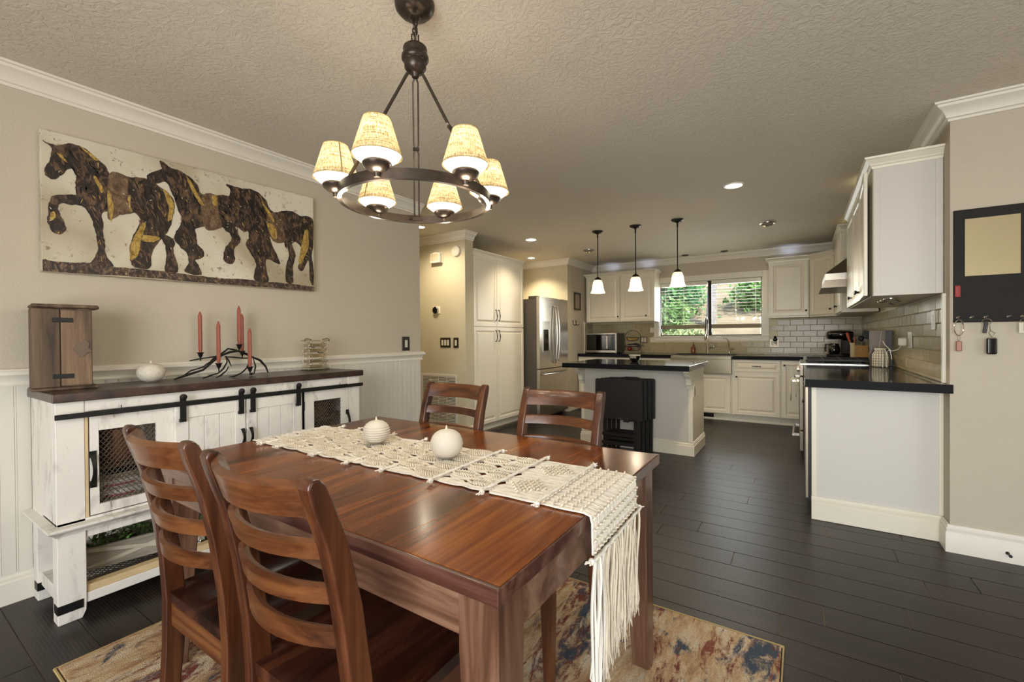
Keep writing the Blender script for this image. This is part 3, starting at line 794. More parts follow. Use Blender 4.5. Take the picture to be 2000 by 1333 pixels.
# posts (legs) with tapered feet
for xx, in ((0,), (SW-.09,)):
    for yy in (0, SD-.07):
        pr = [(xx, .0), (xx+.075, 0), (xx+.088, .03), (xx+.09, .08), (xx+.09, .385), (xx, .385)]
        if xx > 0: pr = [(2*xx+.09-a, b) for a, b in pr]
        p = obj('leg', MB().prism(pr, yy, yy+.07, axis='y'), WW, sb, bev=.002)
        S_('foot_band', xx-.002, .046, xx+.078 if xx == 0 else xx+.092, .082, yy-.003, yy+.05, BLACK, p, 0)
for xx in (0, SW-.09): S_('corner_stile', xx, .41, xx+.09, .932, 0, .045, WW)
S_('bare_strip', .0905, .425, .103, .881, .002, .03, BARE)
S_('header', .09, .882, SW-.09, .932, .004, .03, WW)
S_('side_panel', 0, .41, .02, .932, .045, SD, WW); S_('side_panel', SW-.02, .41, SW, .932, .045, SD, WW)
S_('back_panel', .02, .41, SW-.02, .932, SD-.012, SD, M('dark_cabinet_interior', '2b211b', .8))
S_('bottom_deck', .0, .412, SW, .425, .0, SD, WW)
S_('divider', .405, .425, .425, .93, .03, SD-.012, WW); S_('divider', 1.085, .425, 1.105, .93, .03, SD-.012, WW)
S_('inner_shelf', .02, .605, .405, .62, .05, SD-.012, M('dark_brown_shelf', '4a3323', .6)); S_('inner_shelf', 1.105, .655, SW-.02, .67, .05, SD-.012, MATS['dark_brown_shelf'])
obj('waist_moulding', MB().sweep([(0, SD), (0, 0), (SW, 0), (SW, SD)], [(0, .372), (.006, .372), (.012, .382), (.030, .396), (.033, .400), (.033, .410), (0, .412)], -1), WW, sb, smooth=False)
S_('lower_apron', .09, .338, SW-.09, .372, .008, .028, WW); S_('lower_apron', .012, .338, .03, .372, .07, SD-.07, WW)
# lower shelf frame and metal mesh
S_('shelf_rail', .09, .098, SW-.09, .128, .01, .055, BARE); S_('shelf_rail', .09, .056, SW-.09, .0975, .006, .03, WW)
S_('shelf_rail', .09, .098, SW-.09, .128, SD-.05, SD-.01, WW); S_('shelf_rail', .012, .07, .07, .128, .07, SD-.07, WW); S_('shelf_rail', SW-.07, .07, SW-.012, .128, .07, SD-.07, WW)
def diamond(mb, x0, a0, x1, a1, n, r, plane, c):
    """diamond wire grid"""
    w_, h_ = x1-x0, a1-a0; st = w_/n
    for sgn in (1, -1):
        k = -int(h_/st*.8)-1
        while k*st < w_+h_*.8:
            pts = []
            xa = k*st if sgn > 0 else w_-k*st
            dx = sgn*h_*.8
            t0_, t1_ = 0.0, 1.0
            for bnd in (0,):
                if dx > 0:
                    t0_ = max(t0_, (0-xa)/dx); t1_ = min(t1_, (w_-xa)/dx)
                else:
                    t0_ = max(t0_, (w_-xa)/dx); t1_ = min(t1_, (0-xa)/dx)
            if t1_-t0_ > .02:
                for tt in (t0_, t1_):
                    X_, A_ = x0+xa+dx*tt, a0+h_*tt
                    pts.append((X_, c+(.0006*sgn), A_) if plane == 'xz' else (X_, A_, c+(.0006*sgn)))
                mb.tube(pts, r, 4)
            k += 1
    return mb
obj('wire_shelf', diamond(MB(), .09, .055, SW-.09, SD-.05, 60, .0022, 'xy', .118), MESHM, sb, smooth=False)
# mesh doors
def mesh_door(x0, x1, mx0, mx1, hx, swing):
    d = obj('mesh_door', frame_y(MB(), x0, .43, x1, .876, -.002, .018, .001).box(x0, -.002, .43, mx0, .018, .876).box(mx1, -.002, .43, x1, .018, .876).box(mx0, -.0015, .43, mx1, .0175, .471).box(mx0, -.0015, .795, mx1, .0175, .876), WW, sb, bev=.0015)
    obj('wire_mesh', diamond(MB(), mx0, .471, mx1, .795, 11, .0017, 'xz', .012), MESHM, d, smooth=False)
    hm = MB(); pts = [(hx, -.004+(-.022 if 0 < k < 8 else 0)*math.sin(PI*k/8), .552+.155*k/8) for k in range(9)]
    hm.box(hx-.011, -.006, .68, hx+.011, -.002, .709).box(hx-.011, -.006, .55, hx+.011, -.002, .58)
    N = 9; vs = []
    for k in range(N):
        q = k/(N-1); y_ = -.006-.026*math.sin(PI*q); z_ = .566+.128*q; wd = .011-.004*math.sin(PI*q)
        vs += [(hx-wd, y_, z_), (hx+wd, y_, z_), (hx+wd, y_+.004, z_), (hx-wd, y_+.004, z_)]
    f = []
    for k in range(N-1):
        for q in range(4): l = (q+1) % 4; f.append((k*4+q, k*4+l, k*4+4+l, k*4+4+q))
    hm.add(vs, f); obj('handle', hm, BLACK, d)
    return d
mesh_door(.104, .418, .135, .343, .090+.025, 1)
mesh_door(1.095, 1.412, 1.160, 1.362, 1.403, -1)
for hx in (.423, 1.092):
    S_('hinge', hx-.004, .745, hx+.004, .80, -.006, .0, BLACK, sb, .001); S_('hinge', hx-.004, .50, hx+.004, .555, -.006, .0, BLACK, sb, .001)
# barn doors
def barn(x0, x1, hx):
    d = obj('barn_door', MB().box(x0, -.020, .43, x0+.055, -.004, .868).box(x1-.055, -.020, .43, x1, -.004, .868).box(x0+.055, -.0195, .80, x1-.055, -.004, .868).box(x0+.055, -.0195, .43, x1-.055, -.004, .49), WW, sb, bev=.0015)
    w3 = (x1-x0-.11)/3
    for k in range(3): obj('board', MB().box(x0+.055+k*w3+.001, -.014, .49, x0+.055+(k+1)*w3-.001, -.004, .80), WW, d, bev=.0015)
    for u in (x0+.028, x1-.028):
        h = MB().box(u-.013, -.036, .785, u+.013, -.031, .915).box(u-.013, -.031, .785, u+.013, -.020, .80)
        h.lathe([(.0, 0), (.016, 0), (.016, .006), (.008, .009), (0, .009)], 12, Matrix.Translation((u, -.036, .908)) @ Matrix.Rotation(H90, 4, 'X'))
        obj('hanger', h, BLACK, d)
    h = MB(); N = 9; vs = []; f = []
    for k in range(N):
        q = k/(N-1); y_ = -.024-.022*math.sin(PI*q); z_ = .612+.09*q; wd = .010-.004*math.sin(PI*q)
        vs += [(hx-wd, y_, z_), (hx+wd, y_, z_), (hx+wd, y_+.004, z_), (hx-wd, y_+.004, z_)]
    for k in range(N-1):
        for q in range(4): l = (q+1) % 4; f.append((k*4+q, k*4+l, k*4+4+l, k*4+4+q))
    obj('handle', h.add(vs, f), BLACK, d)
barn(.413, .740, .722); barn(.745, 1.068, .765)
obj('rail', MB().box(-.006, -.030, .862, SW+.008, -.0235, .884).lathe([(0, 0), (.006, 0), (.006, .004), (0, .004)], 8, Matrix.Translation((.004, -.03, .873)) @ Matrix.Rotation(H90, 4, 'X')).box(.205, -.028, .884, .208, -.025, .90).box(1.33, -.028, .884, 1.333, -.025, .90), BLACK, sb, bev=.0006)

def sbw(lx, ly, z): return (SBX-ly, SBY+lx, z)   # sideboard frame to world
# things inside and under the sideboard
t = thing('copper_canister', 'copper tin canister behind left wire door of the sideboard', 'canister', sbw(.24, .17, .620))
obj('body', MB().lathe([(.0, 0), (.066, 0), (.068, .01), (.068, .15), (.064, .155), (0, .155)], 24), COPPER, t)
obj('lid', MB().lathe([(.070, .156), (.070, .172), (.05, .180), (.01, .183), (.012, .2), (0, .2)], 24), COPPER, t)
t = thing('tin_canister', 'grey tin canister beside the copper one behind left wire door', 'canister', sbw(.355, .20, .620))
obj('body', MB().lathe([(0, 0), (.043, 0), (.045, .01), (.045, .15), (0, .152)], 20), M('grey_tin', '8d857c', .45, .5), t)
WICK = M('woven_seagrass', '9a8f7e', .85, var=.3, vscale=40, bmp=.8, bscale=60, stretch=(1, 1, 5)); WICKW = M('woven_white_band', 'c9c4bd', .85, bmp=.8, bscale=60, stretch=(1, 1, 5))
t = thing('woven_basket', 'round white and grey woven basket behind left wire door of sideboard', 'basket', sbw(.235, .20, .426))
for k in range(15):
    z = .006+k*.0095; r = .115+.035*math.sin(PI*min(1, k/15+.12))
    mb = MB().tube([(r*math.cos(2*PI*q/28), r*math.sin(2*PI*q/28), z) for q in range(28)], .0058, 6, closed=True)
    obj('coil', mb, WICKW if 3 < k < 13 and k % 4 else WICK, t)
obj('base', MB().lathe([(0, 0), (.112, 0), (.112, .006), (0, .006)], 24), WICK, t)
mb = MB()
for k in (5, 10):
    for a in (-.35, -.1, .15): mb.box(-.018, -.157, .006+k*.0095-.004, .018, -.150, .006+k*.0095+.004, Matrix.Rotation(a+H90, 4, 'Z'))
obj('red_motif', mb, M('red_stitch', '8e2f36', .8), t)
t = thing('woven_basket', 'dark brown wicker basket behind right wire door of sideboard', 'basket', sbw(1.25, .18, .671))
for k in range(11):
    obj('coil', MB().tube([(.095*math.cos(2*PI*q/24), .11*math.sin(2*PI*q/24), .006+k*.0105) for q in range(24)], .0058, 6, closed=True), M('dark_wicker', '6a4a33', .8) if 'dark_wicker' not in MATS else MATS['dark_wicker'], t)
t = thing('storage_box', 'dark wooden box on lower level behind right wire door of sideboard', 'box', sbw(1.25, .20, .426))
obj('body', MB().box(-.1, -.12, 0, .1, .12, .16), MATS['dark_brown_shelf'], t, bev=.004); obj('lid', MB().box(-.104, -.124, .161, .104, .124, .185), MATS['dark_brown_shelf'], t, bev=.004)
# trough planter with greenery
BRACE = M('pale_weathered_brace', 'b3aa98', .7, var=.2, vscale=9)
t = thing('trough_planter', 'weathered grey wooden trough planter with X-braced side on the wire shelf', 'planter', sbw(.345, .165, .122), math.radians(79))
LX, LY, LH = .235, .062, .105
obj('trough', MB().box(-LX, -LY, .012, LX, -LY+.01, LH+.012).box(-LX, LY-.01, .012, LX, LY, LH+.012).box(-LX, -LY+.01, .012, -LX+.01, LY-.01, LH+.012).box(LX-.01, -LY+.01, .012, LX, LY-.01, LH+.012).box(-LX+.01, -LY+.01, .012, LX-.01, LY-.01, .02), PLANTER, t, bev=.001)
mb = MB()
for a, b in ((.02, LH-.01),):
    pass
for sgn in (1, -1):
    ang = sgn*math.atan2(LH*.8, LX*1.8); Lh = math.hypot(LX*1.8, LH*.8)/2
    obj('brace', MB().box(-Lh, -.004, -.009, Lh, 0, .009, Matrix.Translation((0, -LY-.0005-(.002 if sgn > 0 else 0), LH/2+.014)) @ Matrix.Rotation(ang, 4, 'Y')), BRACE, t, bev=.001)
obj('rim_trim', frame_y(MB(), -LX, .014, LX, LH+.012, -LY-.005, -LY-.0002, .014), PLANTER, t, bev=.001)
obj('end_trim', MB().box(-LX-.004, -LY, .014, -LX, LY, .028).box(-LX-.004, -LY, .028, -LX, -LY+.014, LH+.012).box(-LX-.004, LY-.014, .028, -LX, LY, LH+.012), PLANTER, t, bev=.001)
for a in (-1, 1):
    for b in (-1, 1): obj('ball_foot', MB().ball((a*(LX-.015), b*(LY-.015), .006), .0065, seg=8), CHROME, t)
R = random.Random(5)
stm = MB(); lf = MB()
for k in range(46):
    x = R.uniform(-LX+.02, LX-.02); y = R.uniform(-.045, .045); p = Vector((x, y, .09)); d = Vector((R.uniform(-.35, .35), R.uniform(-.6, .5), 1)).normalized(); pts = [p]
    for q in range(6):
        d = (d+Vector((R.uniform(-.3, .3), R.uniform(-.3, .3), R.uniform(-.35, .1)))).normalized(); p = p+d*.019; pts.append(p)
        for _ in range(3):
            a = Vector((R.uniform(-1, 1), R.uniform(-1, 1), R.uniform(-.2, .8))).normalized(); b = a.cross(Vector((R.uniform(-.3, .3), R.uniform(-.3, .3), 1))).normalized(); s = R.uniform(.007, .012); c = p+a*.006
            n_ = a.cross(b)*.25
            lf.add([c, c+a*s+b*s*.75, c+a*s*1.9+n_*s, c+a*s-b*s*.75], [(0, 1, 2), (0, 2, 3)])
    stm.tube(pts, .0012, 4)
obj('stems', stm, M('brown_stem', '4c3a26', .8), t); obj('foliage', lf, GREENL, t, kind='stuff', smooth=False)
# books on the lower shelf
bx = .655
for k, (c, th, h, lab) in enumerate((('5f8a6a', .012, .155, 'thin green book standing at left end of the sideboard lower shelf row'), ('b5583a', .026, .150, 'orange-red book beside the thin green book on the sideboard lower shelf'), ('a8673f', .020, .140, 'tan-brown book third in the row on the sideboard lower shelf'), ('8a4030', .022, .146, 'dark red book at right end of the sideboard lower shelf row'))):
    b = thing('book', lab, 'book', sbw(bx, .14, .122), H90, group='books on the sideboard lower shelf')
    obj('cover', MB().box(0, -.05, 0, .0015, .05, h).box(th-.0015, -.05, 0, th, .05, h).box(0, -.0515, 0, th, -.05, h), M('book_cover_%d' % k, c, .6), b); obj('pages', MB().box(.0016, -.0495, .002, th-.0016, .045, h-.003), CREAMW, b)
    bx += th+.002
t = thing('rolled_mat', 'small patterned woven mat lying on the wire shelf beside the planter', 'mat', sbw(.50, .09, .1255), H90)
for k in range(6): obj('strip', MB().box(-.045+k*.015, -.035, 0, -.032+k*.015, .035, .004), WICKW if k % 2 else WICK, t)
# on top: rustic wooden box with door, candle, candelabra, glass block
TOPZ = .970
t = thing('rustic_cabinet_box', 'rustic brown wooden miniature cabinet standing at left end of the sideboard', 'box', (-2.83, .565, TOPZ), math.radians(84))
obj('body', MB().prism([(-.098, -.075), (.0, -.075), (.092, -.075), (.092, .075), (-.098, .075)], .012, .365, axis='z'), RUSTIC, t, bev=.003)
obj('side_plank', MB().box(-.098, -.083, .014, -.012, -.0755, .362), RUSTIC, t, bev=.003)
d = obj('door', MB().box(-.0095, -.083, .018, .092, -.0755, .358), wood('rustic_light_wood', '41342a', '735b45', '92785c', axis=2, rough=.65, bmp=.35), t, bev=.003)
for z in (.062, .312): obj('strap_hinge', MB().box(-.036, -.0865, z-.010, .03, -.0835, z+.010), BLACK, d, bev=.001)
mp_ = [(.036, .17), (.046, .158), (.052, .145), (.066, .15), (.076, .165), (.09, .168), (.086, .18), (.078, .186), (.082, .205), (.074, .222), (.066, .226), (.056, .214), (.042, .21), (.034, .196), (.03, .18)]
obj('leaf_latch', MB().prism(mp_, -.088, -.0835, axis='y'), M('weathered_latch', '6c5c4c', .6, .2, bmp=.6, bscale=90), d, bev=.001)
obj('lid', MB().prism([(-.1, -.083), (.06, -.096), (.115, -.088), (.125, -.03), (.12, .07), (.0, .085), (-.1, .078)], .366, .382, axis='z'), RUSTIC, t, bev=.005)
obj('base', MB().prism([(-.103, -.088), (.03, -.094), (.113, -.083), (.118, .02), (.113, .078), (-.103, .078)], 0, .0125, axis='z'), RUSTIC, t, bev=.004)
ballcandle((-2.86, .905, TOPZ), 'small knobbly white ball candle on the sideboard beside the rustic box', 'knobbly', .061, .098)
HORSES=[[(0.539, 2.132), (0.564, 2.112), (0.569, 2.089), (0.563, 2.056), (0.548, 2.009), (0.545, 1.98), (0.552, 1.965), (0.572, 1.957), (0.587, 1.966), (0.605, 1.988), (0.63, 2.024), (0.644, 2.021), (0.652, 1.991), (0.648, 1.939), (0.651, 1.904), (0.571, 1.879), (0.561, 1.852), (0.555, 1.795), (0.551, 1.759), (0.559, 1.726), (0.584, 1.699), (0.609, 1.716), (0.61, 1.75), (0.595, 1.79), (0.588, 1.816), (0.596, 1.847), (0.637, 1.85), (0.68, 1.849), (0.701, 1.814), (0.717, 1.754), (0.726, 1.693), (0.727, 1.64), (0.713, 1.601), (0.698, 1.573), (0.789, 1.57), (0.767, 1.609), (0.755, 1.645), (0.757, 1.698), (0.751, 1.765), (0.747, 1.835), (0.781, 1.847), (0.828, 1.846), (0.878, 1.87), (0.9, 1.827), (0.87, 1.75), (0.856, 1.692), (0.855, 1.614), (0.875, 1.577), (0.939, 1.581), (0.953, 1.668), (0.987, 1.739), (1.012, 1.776), (1.044, 1.858), (1.057, 1.928), (1.049, 1.993), (1.011, 2.028), (0.991, 2.039), (0.964, 2.056), (0.931, 2.065), (0.893, 2.063), (0.849, 2.054), (0.786, 2.045), (0.776, 2.051), (0.76, 2.084), (0.727, 2.11), (0.699, 2.134), (0.675, 2.146), (0.651, 2.149), (0.62, 2.142), (0.599, 2.13), (0.581, 2.121), (0.559, 2.124)], [(0.994, 1.781), (1.05, 1.759), (1.053, 1.717), (1.056, 1.667), (1.069, 1.577), (1.009, 1.574), (1.017, 1.662), (1.011, 1.719)], [(0.992, 2.183), (1.002, 2.145), (0.992, 2.134), (0.945, 2.099), (0.933, 2.079), (0.934, 2.055), (0.951, 2.048), (0.977, 2.052), (1.012, 2.074), (1.035, 2.052), (1.049, 2.009), (1.07, 1.948), (1.09, 1.885), (1.086, 1.85), (1.061, 1.794), (1.057, 1.76), (1.078, 1.73), (1.117, 1.685), (1.12, 1.626), (1.105, 1.581), (1.188, 1.573), (1.173, 1.633), (1.158, 1.657), (1.197, 1.68), (1.201, 1.716), (1.167, 1.754), (1.16, 1.822), (1.168, 1.845), (1.295, 1.88), (1.32, 1.862), (1.35, 1.841), (1.353, 1.804), (1.319, 1.753), (1.308, 1.696), (1.326, 1.662), (1.36, 1.662), (1.374, 1.706), (1.37, 1.752), (1.397, 1.793), (1.408, 1.833), (1.389, 1.876), (1.385, 1.899), (1.442, 1.877), (1.48, 1.951), (1.472, 2.045), (1.4, 2.065), (1.348, 2.08), (1.298, 2.075), (1.201, 2.054), (1.179, 2.087), (1.149, 2.127), (1.112, 2.146), (1.083, 2.158), (1.033, 2.163), (1.013, 2.181)], [(1.328, 2.147), (1.353, 2.118), (1.344, 2.069), (1.365, 2.028), (1.36, 1.972), (1.372, 1.938), (1.407, 1.955), (1.426, 1.996), (1.443, 1.963), (1.452, 1.888), (1.465, 1.853), (1.442, 1.811), (1.45, 1.774), (1.495, 1.705), (1.504, 1.667), (1.489, 1.579), (1.58, 1.569), (1.571, 1.637), (1.567, 1.715), (1.601, 1.72), (1.662, 1.703), (1.622, 1.793), (1.593, 1.877), (1.623, 1.853), (1.684, 1.863), (1.725, 1.768), (1.703, 1.693), (1.702, 1.586), (1.749, 1.58), (1.751, 1.679), (1.773, 1.775), (1.747, 1.854), (1.78, 1.87), (1.824, 1.825), (1.812, 1.76), (1.789, 1.694), (1.828, 1.678), (1.868, 1.758), (1.878, 1.62), (1.907, 1.585), (1.903, 1.741), (1.892, 1.793), (1.907, 1.882), (1.91, 2.044), (1.872, 2.073), (1.804, 2.063), (1.75, 2.082), (1.676, 2.067), (1.625, 2.043), (1.586, 2.073), (1.576, 2.105), (1.529, 2.146), (1.473, 2.16), (1.401, 2.15), (1.353, 2.15)]]
GROUND=[(0.528, 1.571), (0.593, 1.569), (0.698, 1.577), (0.784, 1.569), (0.875, 1.573), (1.006, 1.573), (1.188, 1.569), (1.351, 1.569), (1.532, 1.573), (1.733, 1.574), (1.912, 1.569), (1.912, 1.535), (1.484, 1.53), (1.075, 1.527), (0.754, 1.524), (0.527, 1.515)]
CLOTHS=[[(0.774, 2.043), (0.849, 2.052), (0.851, 1.973), (0.865, 1.867), (0.816, 1.844), (0.775, 1.808), (0.767, 1.874)], [(1.201, 2.05), (1.277, 2.065), (1.284, 1.964), (1.3, 1.876), (1.215, 1.85), (1.192, 1.942)], [(1.585, 2.033), (1.645, 2.027), (1.7, 1.876), (1.613, 1.851), (1.575, 1.962)]]
GOLD=[[(0.662, 2.147), (0.675, 2.144), (0.727, 2.11), (0.732, 2.097), (0.705, 2.11)], [(0.768, 1.95), (0.782, 1.939), (0.79, 1.849), (0.778, 1.808)], [(0.854, 1.95), (0.863, 1.952), (0.861, 1.889), (0.855, 1.891)], [(1.004, 2.031), (1.038, 1.998), (1.055, 1.944), (1.047, 1.875), (1.026, 1.862), (1.031, 1.938)], [(0.903, 1.812), (0.925, 1.816), (0.902, 1.724), (0.888, 1.642), (0.859, 1.614), (0.857, 1.685)], [(0.915, 1.758), (0.987, 1.756), (0.96, 1.726), (0.908, 1.725)], [(0.717, 2.014), (0.734, 2.001), (0.753, 1.954), (0.742, 1.943)], [(1.115, 2.134), (1.148, 2.096), (1.193, 2.013), (1.204, 1.989), (1.178, 2.0), (1.14, 2.068)], [(1.249, 2.053), (1.273, 2.06), (1.276, 2.007), (1.256, 2.002)], [(1.575, 1.957), (1.624, 1.953), (1.643, 1.876), (1.603, 1.879)], [(1.836, 1.943), (1.865, 1.97), (1.869, 1.843), (1.811, 1.728), (1.795, 1.747)], [(1.538, 2.1), (1.586, 2.053), (1.624, 1.993), (1.605, 1.988)], [(0.586, 2.088), (0.606, 2.081), (0.624, 2.054), (0.611, 2.057)], [(0.563, 1.796), (0.575, 1.803), (0.574, 1.771), (0.562, 1.765)]]
main=[(1.003, 0.975), (1.06, 0.994), (1.142, 1.017), (1.196, 1.067), (1.242, 1.097), (1.282, 1.114), (1.33, 1.12), (1.379, 1.1), (1.423, 1.075), (1.46, 1.058), (1.494, 1.017), (1.509, 0.977)]
b1=[(1.145, 1.021), (1.17, 1.044), (1.196, 1.078), (1.242, 1.105), (1.282, 1.136), (1.33, 1.124), (1.351, 1.116)]
b2=[(1.103, 1.07), (1.133, 1.077), (1.164, 1.083), (1.199, 1.088), (1.235, 1.098)]
b3=[(1.052, 0.998), (1.084, 1.018), (1.114, 1.026), (1.145, 1.035), (1.158, 1.048), (1.196, 1.074)]
b4=[(1.105, 0.97), (1.151, 0.989), (1.195, 0.996), (1.231, 1.019), (1.261, 1.057), (1.262, 1.093)]
b5=[(1.163, 0.972), (1.198, 0.989), (1.234, 1.011), (1.254, 1.032)]
b6=[(1.268, 1.034), (1.265, 1.064), (1.258, 1.093)]
b7=[(1.227, 0.959), (1.263, 0.971), (1.315, 0.991), (1.357, 1.018), (1.386, 1.058), (1.397, 1.088)]
b8=[(1.307, 1.084), (1.344, 1.08), (1.386, 1.073), (1.423, 1.075)]
b9=[(1.371, 0.991), (1.374, 0.968), (1.403, 0.981), (1.422, 1.022), (1.419, 1.068)]
br_t = thing('candelabra', 'black iron branch-shaped candelabra holding five candles on the sideboard', 'candle holder', (-2.85, 1.26, TOPZ))
def brpts(L_, x0, x1=None):
    n = len(L_); x1 = x0 if x1 is None else x1
    return [(x0+(x1-x0)*k/(n-1)+2.85, a-1.26, max(b-TOPZ, .006)) for k, (a, b) in enumerate(L_)]
for L_, x0, x1, r in ((main, -2.85, -2.85, .0065), (b1, -2.85, -2.87, .005), (b2, -2.92, -2.86, .004), (b3, -2.85, -2.85, .004), (b4, -2.76, -2.85, .0042), (b5, -2.74, -2.80, .0042), (b6, -2.80, -2.84, .004), (b7, -2.73, -2.85, .0042), (b8, -2.97, -2.87, .0042), (b9, -2.77, -2.85, .0042)):
    p = brpts(L_, x0, x1); n = len(p)
    obj('iron_branch', MB().tube(p, [r*(.6 if k in (0, n-1) else (1.15 if k % 2 else .9)) for k in range(n)], 7), BLACK, br_t)
cups = [(-2.92, 1.158, 1.113, 1.358, 'leftmost'), (-2.79, 1.198, 1.052, 1.30, 'second from left'), (-2.87, 1.347, 1.157, 1.400, 'tallest middle'), (-2.95, 1.402, 1.114, 1.357, 'rear'), (-2.77, 1.359, 1.022, 1.263, 'rightmost')]
for x, y, z0, z1, lab in cups:
    c = obj('candle_cup', MB().lathe([(.003, -.046), (.0035, -.028), (.010, -.018), (.0135, -.004), (.0185, .002), (.0185, .004), (.0125, .003), (.011, -.006), (0, -.008)], 14, Matrix.Translation((x+2.85, y-1.26, z0-TOPZ))), BLACK, br_t)
    h = z1-z0
    cd = thing('taper_candle', lab+' terracotta taper candle in the branch candelabra on the sideboard', 'candle', (x, y, z0-.003), group='taper candles in the candelabra')
    obj('wax_stick', MB().lathe([(.0088, 0), (.0088, .01), (.0112, .03), (.0112, h-.03), (.0085, h-.018), (.003, h-.004), (.0015, h)], 8), CANDLE, cd, smooth=False)
    obj('wick', MB().tube([(0, 0, h-.003), (.001, 0, h+.006), (.003, 0, h+.011)], .0011, 5), CREAMW, cd)
# glass block tower with small wooden handles
t = thing('glass_lantern', 'square clear glass block lantern at right end of the sideboard', 'lantern', (-2.86, 1.845, TOPZ), math.radians(90))
for k in range(5):
    z = .018+k*.037
    obj('glass_tier', MB().box(-.074, -.042, z, .074, -.030, z+.020).box(-.074, .030, z, .074, .042, z+.020).box(-.060, -.040, z+.021, -.048, .040, z+.036).box(.048, -.040, z+.021, .060, .040, z+.036), ACRY, t, bev=.002)
obj('base', MB().box(-.082, -.048, 0, .082, .048, .017), ACRY, t, bev=.003); obj('top_plate', MB().box(-.080, -.046, .204, .080, .046, .211), ACRY, t, bev=.002)
for s in (-1, 1): obj('curl_handle', MB().tube([(s*.04, -.02, .214), (s*.06, -.022, .218), (s*.08, -.024, .222), (s*.094, -.024, .214), (s*.092, -.024, .200)], [.003, .004, .005, .005, .003], 7), M('olive_wood_handle', '6e5f45', .5) if 'olive_wood_handle' not in MATS else MATS['olive_wood_handle'], t)
obj('twig', MB().tube([(-.045, 0, .165), (-.01, 0, .158), (0, .01, .158)], .003, 5).tube([(.01, -.01, .125), (.03, -.01, .119), (.05, -.01, .122)], .0035, 5), BLACK, t)

# ================================================================ PAINTING
pt = thing('horse_painting', 'wide canvas painting of three dark horses in tasselled blankets above the sideboard', 'painting', (-2.99, 1.225, 1.86))
def tilt(y, z): return (y, z)
PY0, PY1 = .531, 1.913
def ztop(y): return 2.184+(y-.53)*(.031/1.39)
def zbot(y): return 1.517+(y-.53)*(.020/1.38)
cx, cy, cz = -2.99, 1.225, 1.86
CANVAS = M('ochre_cream_canvas', 'c4b698', .7, var=.16, vscale=7, bmp=.5, bscale=40)
def _canvas():
    m = CANVAS; nt = m.node_tree; b = nt.nodes['Principled BSDF']
    v = coords(nt); a = ramp(nt, noise(nt, v, 2.0, 3), [(.35, 'a89b80'), (.5, 'cdc5ae'), (.65, 'd9d2bf')])
    sp = ramp(nt, noise(nt, v, 28, 6, .75, .4), [(.59, (0, 0, 0, 1)), (.64, (1, 1, 1, 1))])
    nt.links.new(mix(nt, sp, a, lin('8b7a5f')), b.inputs['Base Color'])
_canvas()
def paintmat(name, c1, c2, c3, sc=18):
    m, nt, b = newmat(name); v = coords(nt, (1, 1.6, 1)); n = noise(nt, v, sc, 8, .75, .6)
    nt.links.new(ramp(nt, n, [(.36, c1), (.50, c2), (.62, c3)]), b.inputs['Base Color']); b.inputs['Roughness'].default_value = .5
    bump(nt, b, n, .7, .004); return m
PH = paintmat('dark_brown_oil_paint', '130e0c', '2e2018', '6e553e'); PC = paintmat('brown_blanket_paint', '3d2d22', '685039', '8d7354', 26); PG = paintmat('gold_oil_paint', '6a5220', 'ab8a3e', 'c9ae62', 40); PGR = paintmat('earth_oil_paint', '1f1714', '3f3027', '8d7458', 34)
y0, y1 = PY0-cy, PY1-cy
v = []
for x in (-.018, .020):
    v += [(x, y0, zbot(PY0)-cz), (x, y1, zbot(PY1)-cz), (x, y1, ztop(PY1)-cz), (x, y0, ztop(PY0)-cz)]
obj('canvas', MB().add(v, [(0, 3, 2, 1), (4, 5, 6, 7), (0, 1, 5, 4), (1, 2, 6, 5), (2, 3, 7, 6), (3, 0, 4, 7)]), CANVAS, pt, bev=.002)
RP = random.Random(4)
def rough(P, it=2, j=.0035):
    P = [Vector(p) for p in P]
    for k in range(it):
        Q = []; n = len(P)
        for i_ in range(n):
            p0, p1, p2, p3 = P[i_-1], P[i_], P[(i_+1) % n], P[(i_+2) % n]
            m_ = (p1+p2)*.5625-(p0+p3)*.0625 if (p2-p1).length < .2 else (p1+p2)*.5
            l_ = (p2-p1).length
            Q += [p1, m_+Vector((RP.uniform(-1, 1), RP.uniform(-1, 1)))*min(j, l_*.13)]
        P = Q
    return [tuple(p) for p in P]
def relief(name, polys, h, mat, kind=None, rg=True):
    mb = MB()
    for P in polys:
        if rg: P = rough(P)
        mb.prism([(min(max(a, PY0+.002), PY1-.002)-cy, max(b, zbot(a)+.001)-cz) for a, b in P], .0202, .0202+h, axis='x')
    return obj(name, mb, mat, pt, smooth=False, kind=kind)
def inside(P, x, y):
    c = False; n = len(P)
    for i_ in range(n):
        (x1, y1), (x2, y2) = P[i_], P[i_-1]
        if (y1 > y) != (y2 > y) and x < (x2-x1)*(y-y1)/(y2-y1)+x1: c = not c
    return c
def strokes(polys, n, L0, L1, wd, ang, spread):
    out = []
    while len(out) < n:
        P = RP.choice(polys); x = RP.uniform(PY0, PY1); y = RP.uniform(1.53, 2.2)
        if not inside(P, x, y): continue
        a = ang+RP.gauss(0, spread); L_ = RP.uniform(L0, L1); d = Vector((math.cos(a), math.sin(a))); q = Vector((-d.y, d.x))*wd*RP.uniform(.5, 1.3); p = Vector((x, y))
        if not inside(P, x+d.x*L_, y+d.y*L_) or not inside(P, x-d.x*L_, y-d.y*L_): continue
        out.append([tuple(p-d*L_), tuple(p-d*L_*.3+q), tuple(p+d*L_*.4+q*.8), tuple(p+d*L_), tuple(p+d*L_*.3-q), tuple(p-d*L_*.5-q*.7)])
    return out
relief('painted_ground', [GROUND], .0009, PGR)
for k, P in enumerate(HORSES): relief('painted_horse', [P], .0011+.0003*k, PH)
